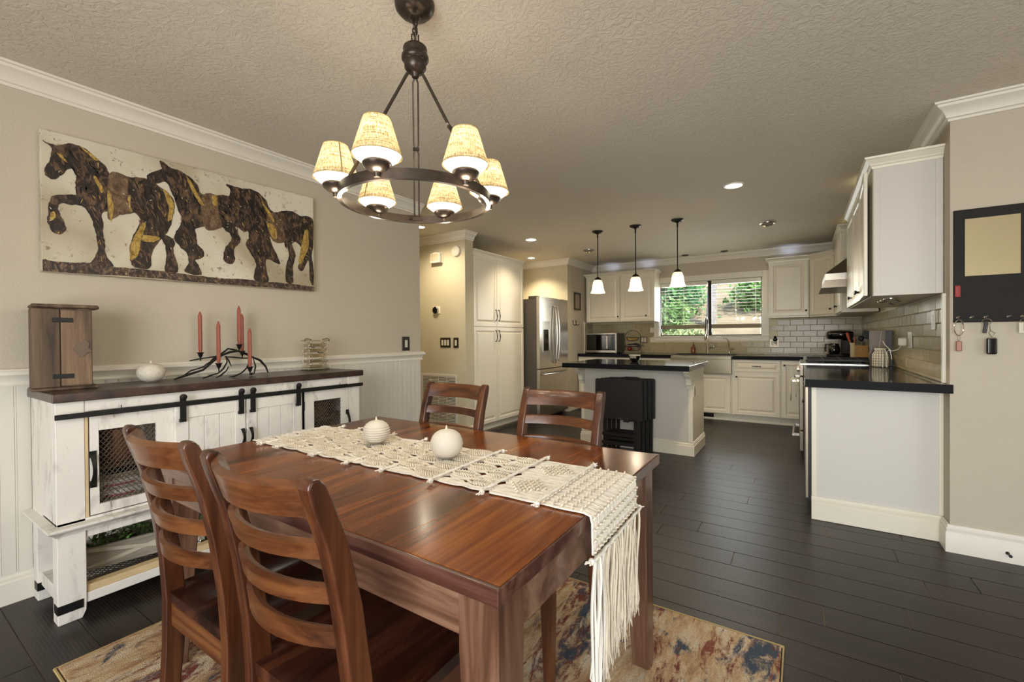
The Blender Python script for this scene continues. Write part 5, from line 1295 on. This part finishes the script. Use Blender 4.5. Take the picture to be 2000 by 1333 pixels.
dw = obj('storage_drawer', MB().box(.004, -.034, .075, rw-.004, -.001, .265), DSTEEL, t, bev=.004)
obj('handle', MB().tube([(.07, -.082, .215), (rw-.07, -.082, .215)], .012, 10).box(.085, -.08, .205, .105, -.034, .227).box(rw-.105, -.08, .205, rw-.085, -.034, .227), STEEL, dw)
for x0 in (.03, .27, .51):
    mb = MB(); w3 = .215
    for dx in (0, w3/2, w3): mb.box(x0+dx-.006, .03, .944, x0+dx+.006, .57, .958)
    for y_ in (.03, .16, .30, .44, .565): mb.box(x0, y_-.006, .944, x0+w3, y_+.006, .958)
    for dx in (0, w3):
        for y_ in (.03, .565): mb.box(x0+dx-.008, y_-.008, .925, x0+dx+.008, y_+.008, .944)
    obj('grate', mb, BLACK, t, bev=.002)
for x, y_ in ((.137, .16), (.137, .44), (.377, .30), (.617, .16), (.617, .44)): obj('burner', MB().lathe([(.045, .925), (.045, .934), (.03, .936), (.03, .942), (0, .943)], 16, Matrix.Translation((x, y_, 0))), BLACK, t)
t2 = thing('dish_towel', 'striped cream dish towel folded over the oven door handle', 'towel', (-.064, 5.18, .745))
mb = MB(); sec = []
pr = [(-.022, -.20), (-.024, -.10), (-.0225, 0), (-.014, .016), (0, .0205), (.014, .016), (.0225, 0), (.022, -.10), (.020, -.16)]
for k in range(13):
    y_ = -.075+.15*k/12; wv = .004*math.sin(k*1.4)
    for a, b in pr: mb.v.append((a+(wv if b < -.05 else 0), y_, b))
m = len(pr)
for k in range(12):
    for q in range(m-1): a = k*m+q; mb.f.append((a, a+1, a+m+1, a+m))
tm, nt, b = newmat('striped_towel'); vv = coords(nt); wv_ = node(nt, 'ShaderNodeTexWave', bands_direction='Y'); wv_.inputs['Scale'].default_value = 9; nt.links.new(vv, wv_.inputs[0]); nt.links.new(ramp(nt, wv_.outputs[0], [(.55, 'e4dcc6'), (.62, '6e5f50')]), b.inputs[0]); b.inputs['Roughness'].default_value = .9
o = obj('cloth', mb, tm, t2); md = o.modifiers.new('s', 'SOLIDIFY'); md.thickness = .003; md.offset = 1
# range hood
t = thing('range_hood', 'stainless steel pyramid range hood over the gas range', 'range hood', (0, RY0, 0))
h0, h1 = .0, RY1-RY0; xb = RX-.016
mb = MB().add([(.158, h0, 1.632), (xb, h0, 1.632), (xb, h1, 1.632), (.158, h1, 1.632), (.188, h0, 1.70), (xb, h0, 1.70), (xb, h1, 1.70), (.188, h1, 1.70)], [(0, 3, 2, 1), (4, 5, 6, 7), (0, 1, 5, 4), (1, 2, 6, 5), (2, 3, 7, 6), (3, 0, 4, 7)])
obj('lip', mb, DSTEEL, t); obj('band', MB().box(.188, h0, 1.701, xb, h1, 1.762), STEEL, t, bev=.001)
mb = MB().add([(.188, h0, 1.763), (xb, h0, 1.763), (xb, h1, 1.763), (.188, h1, 1.763), (.44, .20, 1.985), (xb, .20, 1.985), (xb, h1-.20, 1.985), (.44, h1-.20, 1.985)], [(0, 3, 2, 1), (4, 5, 6, 7), (0, 1, 5, 4), (1, 2, 6, 5), (2, 3, 7, 6), (3, 0, 4, 7)])
obj('canopy', mb, DSTEEL, t); obj('chimney', MB().box(.445, .22, 1.986, xb, h1-.22, 2.30), STEEL, t, bev=.002)
# coffee maker
t = thing('coffee_maker', 'black drip coffee maker with glass carafe in the back right corner', 'coffee maker', (.42, 7.12, CTT), -.25)
obj('base', MB().lathe([(0, 0), (.115, 0), (.118, .012), (.112, .025), (0, .025)], 24, Matrix.Diagonal((1.25, 1, 1, 1))), BLKMAT, t)
obj('tower', MB().box(.02, -.06, .0255, .135, .10, .22), BLKGLOSS, t, bev=.015, seg=2)
obj('brew_head', MB().lathe([(0, .221), (.10, .221), (.112, .235), (.118, .29), (.112, .315), (.09, .328), (0, .332)], 28, Matrix.Diagonal((1.22, 1, 1, 1))), BLKGLOSS, t)
obj('chrome_band', MB().lathe([(.1175, .284), (.1195, .288), (.1175, .292)], 28, Matrix.Diagonal((1.22, 1, 1, 1)), cap=False), CHROME, t)
obj('carafe', MB().lathe([(0, .028), (.052, .028), (.062, .05), (.064, .09), (.055, .13), (.05, .15), (.052, .165)], 22, Matrix.Translation((-.055, -.03, 0))), BLKGLASS, t)
obj('carafe_handle', MB().tube([(-.10, -.03, .155), (-.145, -.04, .15), (-.15, -.04, .10), (-.145, -.04, .06)], .010, 8), BLKGLOSS, t)
# wooden utensil box with utensils
ux, uy = .555, 6.42
t = thing('utensil_box', 'blond wooden utensil holder box with open top beside the stove', 'utensil holder', (ux, uy, CTT))
obj('box', MB().box(-.075, -.055, 0, .075, -.047, .155).box(-.075, .047, 0, .075, .055, .155).box(-.075, -.047, 0, -.067, .047, .155).box(.067, -.047, 0, .075, .047, .155).box(-.067, -.047, 0, .067, .047, .008), LIGHTW, t, bev=.001)
obj('pale_post', MB().box(-.085, -.062, 0, -.045, -.056, .165), M('pale_wood', 'd3c08f', .5), t, bev=.001); obj('lip', MB().box(-.09, -.064, .1655, -.044, -.052, .185), MATS['pale_wood'], t, bev=.001)
def utensil(lab, x, y, dx, dy, L_, mat, hmat, kind):
    o = thing('cooking_utensil', lab, 'utensil', (ux+x, uy+y, CTT+.012), group='utensils in the wooden holder')
    e = Vector((dx, dy, L_)); obj('shaft', MB().tube([(0, 0, 0), tuple(e*.7)], .004, 6), mat, o)
    if kind == 'handle': obj('handle', MB().tube([tuple(e*.62), tuple(e*.75), tuple(e*.9), tuple(e)], [.006, .012, .015, .010], 8), hmat, o)
    if kind == 'head': obj('head', MB().ball(tuple(e), .028, 1, .35, 1.2), hmat, o)
    if kind == 'turner': obj('head', MB().box(-.035, -.004, -.04, .035, .004, .05, Matrix.Translation(e) @ Matrix.Rotation(.3, 4, 'Y')), hmat, o, bev=.003)
OR = M('orange_red_silicone', 'b2553c', .4)
utensil('utensil with orange-red handle leaning left in the wooden holder', -.045, -.02, -.065, 0, .29, STEEL, OR, 'handle')
utensil('short wooden-handled utensil upright in the wooden holder', -.02, .0, -.02, 0, .24, MATS['pale_wood'], M('brown_handle', '8a5238', .5), 'handle')
utensil('black spoon with rounded head in the wooden holder', .01, .01, .01, 0, .22, BLACK, BLACK, 'head')
utensil('tall black spatula standing in the middle of the wooden holder', .03, .02, .035, 0, .26, BLACK, BLACK, 'turner')
utensil('black slotted turner leaning right in the wooden holder', .05, .0, .075, -.02, .25, STEEL, BLACK, 'turner')
# wire-grid jar and steel box
t = thing('wire_grid_jar', 'cream ceramic jar wrapped in a dark wire grid on the right counter', 'jar', (.565, 4.87, CTT))
jp = [(0, .004), (.056, .004), (.060, .012), (.060, .085), (.055, .115), (.040, .138), (.038, .150), (.042, .151), (.042, .160), (.0, .160)]
obj('jar_body', MB().lathe(jp, 30), CREAMW, t)
mb = MB()
for q in range(20): a = 2*PI*q/20; mb.tube([((r+.002)*math.cos(a), (r+.002)*math.sin(a), z) for r, z in ((.060, .006), (.061, .012), (.061, .085), (.056, .115), (.042, .138), (.040, .148))], .0011, 4)
for z, r in ((.008, .0615), (.030, .0625), (.052, .0625), (.074, .0625), (.096, .0605), (.118, .0565), (.138, .0435)): mb.tube([(r*math.cos(2*PI*q/24), r*math.sin(2*PI*q/24), z) for q in range(24)], .0011, 4, closed=True)
obj('wire_grid', mb, BRONZE, t, smooth=False)
obj('ring_handle', MB().tube([(-.062-.018*math.sin(a), 0, .095+.035*math.cos(a)) for a in [PI*k/8 for k in range(9)]], .0022, 6), COPPER, t)
t = thing('steel_appliance_box', 'tall brushed steel box with black side standing behind the wire-grid jar', 'appliance', (.585, 5.005, CTT))
obj('steel_face', MB().box(-.080, -.034, 0, .028, -.029, .315), M('smoky_steel', '6b6258', .5, .6), t, bev=.002); obj('black_case', MB().box(-.078, -.0285, .0, .074, .035, .311), BLKMAT, t, bev=.003)
obj('divider_line', MB().box(-.001, -.0356, 0, .001, -.0341, .31, Matrix.Translation((-.035, 0, 0)) @ Matrix.Rotation(.11, 4, 'Y')), PLWHITE, t)

# ================================================================ HALL WALL FIXTURES
gx0, gx1, gz0, gz1 = -4.02, -3.425, .135, .748
t = thing('return_air_grille', 'tall white louvered return air grille low on the hall wall', 'vent', ((gx0+gx1)/2, 4.05, (gz0+gz1)/2))
hx, hz = (gx1-gx0)/2, (gz1-gz0)/2
obj('frame', frame_y(MB(), -hx, -hz, hx, hz, -.012, -.0005, .030), PLWHITE, t, bev=.002)
obj('dark_backing', MB().box(-hx+.031, -.002, -hz+.031, hx-.031, -.0008, hz-.031), M('vent_shadow_grey', '6f6a5c', .9), t)  # shade between the louvers put into the grey of this sheet
s0 = None
for k in range(32):
    z = -hz+.040+k*(2*hz-.078)/31
    if s0 is None: s0 = obj('louver', MB().box(-hx+.031, -.0045, -.0014, hx-.031, .0045, .0014), PLWHITE, t); s0.location = (0, -.0072, z); s0.rotation_euler = (.75, 0, 0)
    else: link_copy(s0, t, (0, -.0072, z), (.75, 0, 0))
for k in range(1, 4): x = -hx+.03+k*(2*hx-.06)/4; obj('mullion', MB().box(x-.004, -.0125, -hz+.03, x+.004, -.0108, hz-.03), PLWHITE, t)
t = thing('door_chime', 'cream door chime box with slotted front high on the hall wall', 'door chime', (-3.725, 4.05, 2.175))
obj('backplate', MB().box(-.085, -.010, -.075, .085, -.0005, .062), PLWHITE, t, bev=.002); obj('case', MB().prism([(-.078, -.07), (.078, -.07), (.078, .045), (.04, .05), (0, .062), (-.04, .05), (-.078, .045)], -.055, -.0102, axis='y'), PLWHITE, t, bev=.002)
for k in range(12): obj('slot_shade_strip', MB().box(-.062+k*.0108, -.0575, -.05, -.058+k*.0108, -.0552, .035), M('chime_gold_shadow', 'a8996c', .6) if k == 0 else MATS['chime_gold_shadow'], t)  # shade in the slots put into the colour of these raised strips
t = thing('smoke_alarm', 'round white smoke alarm at the top right of the hall wall', 'smoke alarm', (-3.425, 4.05, 2.222))
obj('disc', MB().lathe([(0, .030), (.045, .030), (.060, .024), (.064, .012), (.062, .0), (0, 0)], 32, Matrix.Rotation(H90, 4, 'X') ), PLWHITE, t); obj('test_button', MB().lathe([(.008, .0301), (.008, .033), (0, .033)], 12, Matrix.Translation((-.02, 0, -.03)) @ Matrix.Rotation(H90, 4, 'X')), CREAMW, t)
t = thing('thermostat', 'round black thermostat on white square plate on the hall wall', 'thermostat', (-3.748, 4.05, 1.530))
obj('plate', MB().box(-.058, -.006, -.045, .058, -.0005, .045), M('thermostat_plate', 'efeade', .4), t, bev=.003); obj('dial', MB().lathe([(0, .028), (.036, .028), (.042, .022), (.042, .006), (0, .006)], 28, Matrix.Translation((-.008, 0, 0)) @ Matrix.Rotation(H90, 4, 'X')), BLKGLOSS, t); obj('steel_ring', MB().lathe([(.041, .0285), (.0435, .0265), (.0435, .010), (.0425, .010)], 28, Matrix.Translation((-.008, 0, 0)) @ Matrix.Rotation(H90, 4, 'X'), cap=False), STEEL, t)
BRP = M('bronze_switch_plate', '31261c', .4, .3)
plate('bronze three-gang switch plate with three light rockers on the hall wall', (-3.612, 4.05, 1.132), 0, .165, .120, BRP, 3, PLWHITE)
plate('bronze single switch plate on the hall wall beside the three-gang plate', (-3.445, 4.05, 1.130), 0, .078, .122, BRP, 1, PLWHITE)
plate('bronze single switch plate on the left dining wall above the chair rail', (WX, 2.835, 1.140), H90, .088, .128, BRP, 1, PLWHITE)

# ================================================================ KEY HOLDER BOARD and keys (right wall)
kb = thing('key_holder_board', 'black wall board with gold square panel and key hooks on right wall', 'key holder', (.86, 3.33, 1.554))
obj('board', MB().box(-.168, -.016, -.302, .172, -.0005, .302), M('black_felt_board', '1d1a19', .8), kb, bev=.001)
obj('gold_square', MB().box(-.126, -.0185, -.055, .078, -.0162, .250), GOLDM, kb, bev=.0005)
def hookat(x): 
    return MB().lathe([(0, 0), (.007, 0), (.007, .002), (.003, .004), (.0025, .016)], 10, Matrix.Translation((x, -.0162, -.277)) @ Matrix.Rotation(H90, 4, 'X')).tube([(x, -.030, -.277), (x, -.034, -.283), (x, -.040, -.282), (x, -.043, -.274)], .0025, 6).ball((x, -.043, -.2725), .004, seg=8)
for x in (-.153, -.10, -.048, .036, .084): obj('key_hook', hookat(x), CHROME, kb)
t = thing('carabiner_key', 'silver oval carabiner with small bronze key tag on leftmost hook', 'key ring', (.707, 3.291, 1.27))
obj('oval_ring', MB().tube([(.018*math.cos(a)*(1 if abs(math.sin(a)) < .9 else 1), .002, -.046+.042*math.sin(a)) for a in [2*PI*k/20 for k in range(20)]], .0024, 6, closed=True), CHROME, t)
obj('tag', MB().box(-.012, -.002, -.172, .012, .004, -.118), M('rose_bronze', '8d6558', .4, .5), t, bev=.003); obj('link', MB().tube([(.005*math.cos(a), .001, -.1+.016*math.sin(a)) for a in [2*PI*k/10 for k in range(10)]], .001, 4, closed=True), CHROME, t)
t = thing('key_fob_ring', 'ring with black car key fob and leather tag on middle hook', 'key ring', (.812, 3.291, 1.268))
obj('split_ring', MB().tube([(.018*math.cos(a), .002, -.014+.015*math.sin(a)) for a in [2*PI*k/18 for k in range(18)]], .0016, 5, closed=True), CHROME, t)
obj('leather_tab', MB().box(-.008, -.002, -.075, .008, .003, -.018, Matrix.Rotation(.12, 4, 'Y')), BLKMAT, t, bev=.002); obj('clip', MB().tube([(.010, 0, -.03), (.012, 0, -.06), (.018+.012, 0, -.075), (.018, 0, -.095), (.006, 0, -.075), (.012, 0, -.06)], .0016, 5), CHROME, t)
obj('car_fob', MB().box(-.002, -.006, -.185, .038, .008, -.1, ), BLKGLOSS, t, bev=.007, seg=2); obj('fob_cap', MB().box(.004, -.007, -.105, .032, .009, -.096), CHROME, t, bev=.002)
t = thing('wooden_key_tag', 'pale tag and dark keys on the hook at right edge of photo', 'key ring', (.944, 3.291, 1.268))
obj('split_ring', MB().tube([(.013*math.cos(a), .002, -.014+.013*math.sin(a)) for a in [2*PI*k/16 for k in range(16)]], .0015, 5, closed=True), CHROME, t); obj('tag', MB().box(-.018, 0, -.075, .002, .003, -.022), CREAMW, t, bev=.001); obj('key', MB().box(-.001, -.005, -.065, .014, -.003, -.022), BLACK, t, bev=.001)
t = thing('red_magnet_clip', 'small red rectangular clip on left side of the black board', 'clip', (.706, 3.313, 1.42)); obj('frame', frame_y(MB(), -.010, -.030, .010, .030, -.005, 0, .004), REDP, t, bev=.001); obj('insert', MB().box(-.0058, -.002, -.0258, .0058, 0, .0258), M('dark_red_insert', '8e1812', .4), t)
t = thing('door_stop', 'small black spring door stop on the right baseboard', 'door stop', (.893, 3.312, .052)); obj('rod', MB().lathe([(.008, 0), (.008, .004), (.004, .006), (.004, .035), (.007, .036), (.007, .045), (0, .046)], 10, Matrix.Rotation(H90, 4, 'X')), BLACK, t)

# ================================================================ LAMPS
# chandelier
CX, CY = -1.207, 1.198
ch = thing('chandelier', 'bronze ring chandelier with six linen-shaded lamps above the dining table', 'chandelier', (CX, CY, 0))
obj('canopy', MB().lathe([(0, 2.388), (.018, 2.388), (.022, 2.392), (.03, 2.394), (.055, 2.402), (.070, 2.418), (.0735, 2.432), (.0735, 2.4395), (0, 2.4395)], 32), GUN, ch)
def linkm(z, rot, h=.028, r=.0085, tr=.0026):
    n = 16; pts = []
    for k in range(n):
        a = 2*PI*k/n; x = r*math.cos(a); zz = (h/2-r)*(1 if math.sin(a) > 0 else -1)+r*math.sin(a)
        pts.append((x*math.cos(rot), x*math.sin(rot), z+zz))
    return MB().tube(pts, tr, 6, closed=True)
for k, z in enumerate((2.378, 2.358, 2.338, 2.318)): obj('chain_link', linkm(z, (k % 2)*H90+.4, .030), GUN, ch)
obj('cord', MB().tube([(.006, .004, 2.39), (.012, .0, 2.36), (.010, -.006, 2.33), (.002, 0, 2.295)], .003, 6), GUN, ch)
for a in (.3, .3+2*PI/3, .3+4*PI/3):
    c, s = math.cos(a)*.014, math.sin(a)*.014; obj('cage_strip', MB().box(c-.002, s-.002, 2.284, c+.002, s+.002, 2.322), GUN, ch)
obj('hub', MB().lathe([(0, 2.165), (.012, 2.165), (.016, 2.18), (.030, 2.186), (.040, 2.20), (.040, 2.222), (.0465, 2.226), (.050, 2.232), (.050, 2.243), (.0465, 2.249), (.043, 2.252), (.043, 2.262), (.045, 2.268), (.043, 2.276), (.035, 2.283), (0, 2.284)], 32), GUN, ch)
RR = .277
obj('ring', MB().lathe([(RR-.014, 1.690), (RR, 1.690), (RR, 1.724), (RR-.006, 1.724), (RR-.006, 1.698), (RR-.014, 1.698), (RR-.014, 1.690)], 72, cap=False), GUN, ch, smooth=True)
for ang in (135, 15, -105):
    a = math.radians(ang); c, s = math.cos(a), math.sin(a); r0, z0, r1, z1 = .030, 2.175, RR-.010, 1.71
    T = Matrix.Rotation(a, 4, 'Z')
    mb = MB()
    def at(q): return (r0+(r1-r0)*q, z0+(z1-z0)*q)
    qx = .47
    for sgn in (1, -1):
        pts = []
        for q, off in ((.0, .0045), (.02, .0095), (qx-.03, .0095), (qx, .0015), (qx+.03, .0095), (.99, .0095)):
            r, z = at(q); pts.append((r, sgn*off, z))
        mb.tube(pts, .0048, 4, T=T)
    obj('arm', mb, GUN, ch, smooth=False)
    r, z = at(qx); obj('arm_clasp', MB().box(r-.006, -.013, z-.006, r+.006, .013, z+.006, T), GUN, ch, bev=.001)
    obj('arm_bracket', MB().box(RR-.026, -.018, 1.698, RR-.012, .018, 1.712, T).lathe([(.004, 0), (.004, .012), (0, .013)], 8, T @ Matrix.Translation((RR-.018, .020, 1.706)) @ Matrix.Rotation(-H90, 4, 'X')), GUN, ch)
for ang in (-70, -10, 50, 110, 170, 230):
    a = math.radians(ang); x, y = (RR+.004)*math.cos(a), (RR+.004)*math.sin(a); T = Matrix.Translation((x, y, 0))
    cup = obj('lamp_cup', MB().lathe([(.010, 1.695), (.012, 1.710), (.030, 1.716), (.043, 1.728), (.046, 1.736), (.044, 1.741), (0, 1.742)], 28, T), GUN, ch)
    gl = obj('glass_diffuser', MB().lathe([(.0435, 1.7425), (.058, 1.748), (.069, 1.757), (.0745, 1.766), (.0735, 1.772), (.05, 1.773), (0, 1.774)], 32, T), GLOW, ch)
    obj('lamp_shade', MB().lathe([(.0775, 1.761), (.0425, 1.878)], 36, T, cap=False), LINEN, ch, smooth=True)
    tt = M('tan_shade_trim', '9c8a5c', .8) if 'tan_shade_trim' not in MATS else MATS['tan_shade_trim']
    for rr_, zz_ in ((.0778, 1.7615), (.0428, 1.878)): obj('shade_trim', MB().tube([(x+rr_*math.cos(2*PI*k/32), y+rr_*math.sin(2*PI*k/32), zz_) for k in range(32)], .0013, 5, closed=True), tt, ch)
    obj('seam', MB().box(-.0025, -.0006, -.058, .0025, .0006, .058, Matrix.Translation((x, y, 0)) @ Matrix.Rotation(math.radians(ang+200), 4, 'Z') @ Matrix.Translation((0, -.0607, 1.8195)) @ Matrix.Rotation(-.29, 4, 'X')), MATS['tan_shade_trim'], ch)
    light('POINT', 'chandelier_bulb', (CX+x, CY+y, 1.825), .5, WARM2, size=.022)
    light('POINT', 'chandelier_downlight', (CX+x*1.0, CY+y*1.0, 1.665), 1.5, WARM2, size=.03)

# island pendants
pend_pos = [(-2.016, 4.95, 1.708, 'left'), (-1.563, 4.95, 1.708, 'middle'), (-1.108, 4.95, 1.722, 'right')]
for x, y, zb, nm in pend_pos:
    p = thing('pendant_lamp', nm+' black-stemmed pendant lamp with mosaic glass bell over the island', 'pendant lamp', (x, y, 0), group='pendant lamps over the island')
    obj('canopy', MB().lathe([(0, 2.402), (.012, 2.402), (.02, 2.412), (.045, 2.420), (.062, 2.430), (.064, 2.4395), (0, 2.4395)], 28), BLACK, p)
    for a in (0, 2.1, 4.2): obj('screw_cap', MB().ball((.035*math.cos(a), .035*math.sin(a), 2.413), .006, seg=8), BLACK, p)
    obj('stem', MB().tube([(0, 0, zb+.19), (0, 0, 2.404)], .0055, 10).lathe([(.009, 2.36), (.009, 2.402), (.0, 2.403)], 10), BLACK, p)
    obj('cap', MB().lathe([(.042, zb+.152), (.040, zb+.163), (.030, zb+.176), (.014, zb+.186), (.010, zb+.192), (0, zb+.193)], 24), BRONZE, p)
    sh = [(.082, zb), (.083, zb+.006), (.074, zb+.020), (.066, zb+.045), (.062, zb+.08), (.057, zb+.115), (.048, zb+.143), (.040, zb+.152)]
    obj('glass_shade', MB().lathe(sh, 32, cap=False), PEND, p, smooth=True)
    obj('glass_rim', MB().lathe([(.083, zb), (.085, zb+.003), (.083, zb+.0065)], 32, cap=False), GLOW, p, smooth=True)
    obj('bulb', MB().ball((0, 0, zb+.075), .028), GLOW, p)
    light('POINT', 'pendant_bulb', (x, y, zb+.03), 5.5, WARM2, size=.04)

# recessed ceiling lights
def can(x, y, lab, power, tilted=0, col=WARM, r=.065, spot=120):
    t = thing('recessed_ceiling_light', lab, 'ceiling light', (x, y, CH), group='recessed ceiling lights')
    obj('trim_ring', MB().lathe([(r+.014, -.0005), (r+.013, -.006), (r+.002, -.009), (r-.004, -.004), (r-.004, -.0006)], 32, cap=False), TRIM if not tilted else STEEL, t, smooth=True)
    if tilted:
        T = Matrix.Translation((0, 0, -.004)) @ Matrix.Rotation(tilted, 4, 'X')
        obj('gimbal', MB().lathe([(0, -.004), (r-.008, -.006), (r-.007, -.018), (r-.014, -.020)], 28, T, cap=False), CHROME, t); obj('lens', MB().lathe([(0, -.0185), (r-.020, -.0185), (r-.020, -.013), (0, -.013)], 28, T), GLOWB, t)
    else: obj('lens', MB().lathe([(0, -.0052), (r-.004, -.0052), (r-.004, -.0010), (0, -.0010)], 28), GLOWB, t)
    if power: light('SPOT', 'can_beam', (x, y, CH-.03), power, col, (0, .12*(1 if tilted else 0), -1), size=.05, spot=spot, blend=.8)
can(-.466, 4.092, 'recessed light in ceiling nearest the tall right cabinets', 55)
can(-2.886, 4.873, 'recessed light in ceiling left of the pendants, in front of pantry', 30)
can(-3.55, 6.0, 'recessed light in ceiling above the refrigerator', 55, r=.055)
can(-3.576, 3.597, 'recessed light in the hallway ceiling beyond the left wall', 34, r=.055, spot=160)
can(-2.561, 5.957, 'tilted recessed light left of the pendant lamps, near back', 25, .5)
can(-.311, 5.681, 'tilted recessed light near the range hood', 12, .5)
can(-1.494, 7.19, 'small unlit recessed fixture in ceiling left above the window', 0, 0, r=.05) if 0 else None
for x, nm in ((-1.494, 'left'), (-.946, 'right')):
    t = thing('ceiling_sensor', nm+' small bronze unlit fixture on ceiling above the window', 'ceiling fixture', (x, 7.18, CH), group='unlit fixtures above the window')
    obj('ring', MB().lathe([(.052, -.0005), (.050, -.008), (.03, -.010), (0, -.010)], 24, cap=False), BRONZE, t); obj('centre', MB().lathe([(.028, -.0102), (.026, -.014), (0, -.015)], 20, cap=False), STEELD, t)
# small uplights on top of the wall cabinets
BLU = (.50, .62, 1.0)
def up(x, y, z, lab, col, power, emat):
    t = thing('cabinet_uplight', lab, 'light', (x, y, z), group='uplights on top of the wall cabinets')
    obj('housing', MB().lathe([(0, 0), (.035, 0), (.035, .018), (.030, .020)], 20), PLWHITE, t); obj('lens', MB().lathe([(.029, .0195), (.0, .021)], 20, cap=False), emat, t)
    light('SPOT', 'uplight_beam', (x, y, z+.03), power, col, (0, .45, 1), size=.03, spot=110, blend=.9)
BL = M('cool_led_lens', 'dfe6ff', .4, emit='c8d4ff', estr=2.5); YL = M('yellow_led_lens', 'ffe98a', .4, emit='ffe26a', estr=2.5)
up(-2.72, 7.24, 2.197, 'left cool-white uplight on wall cabinet left of window', BLU, .5, BL)
up(-2.12, 7.24, 2.197, 'right cool-white uplight on wall cabinet left of window', BLU, .5, BL)
up(-.14, 7.24, 2.197, 'cool-white uplight on wall cabinet right of window', BLU, .55, BL)
up(.50, 4.45, 2.203, 'yellowish uplight on the large right wall cabinet', (1, .88, .45), 1.0, YL)
up(.50, 5.95, 2.303, 'yellowish uplight on the narrow cabinet beside the hood', (1, .85, .35), .8, YL)
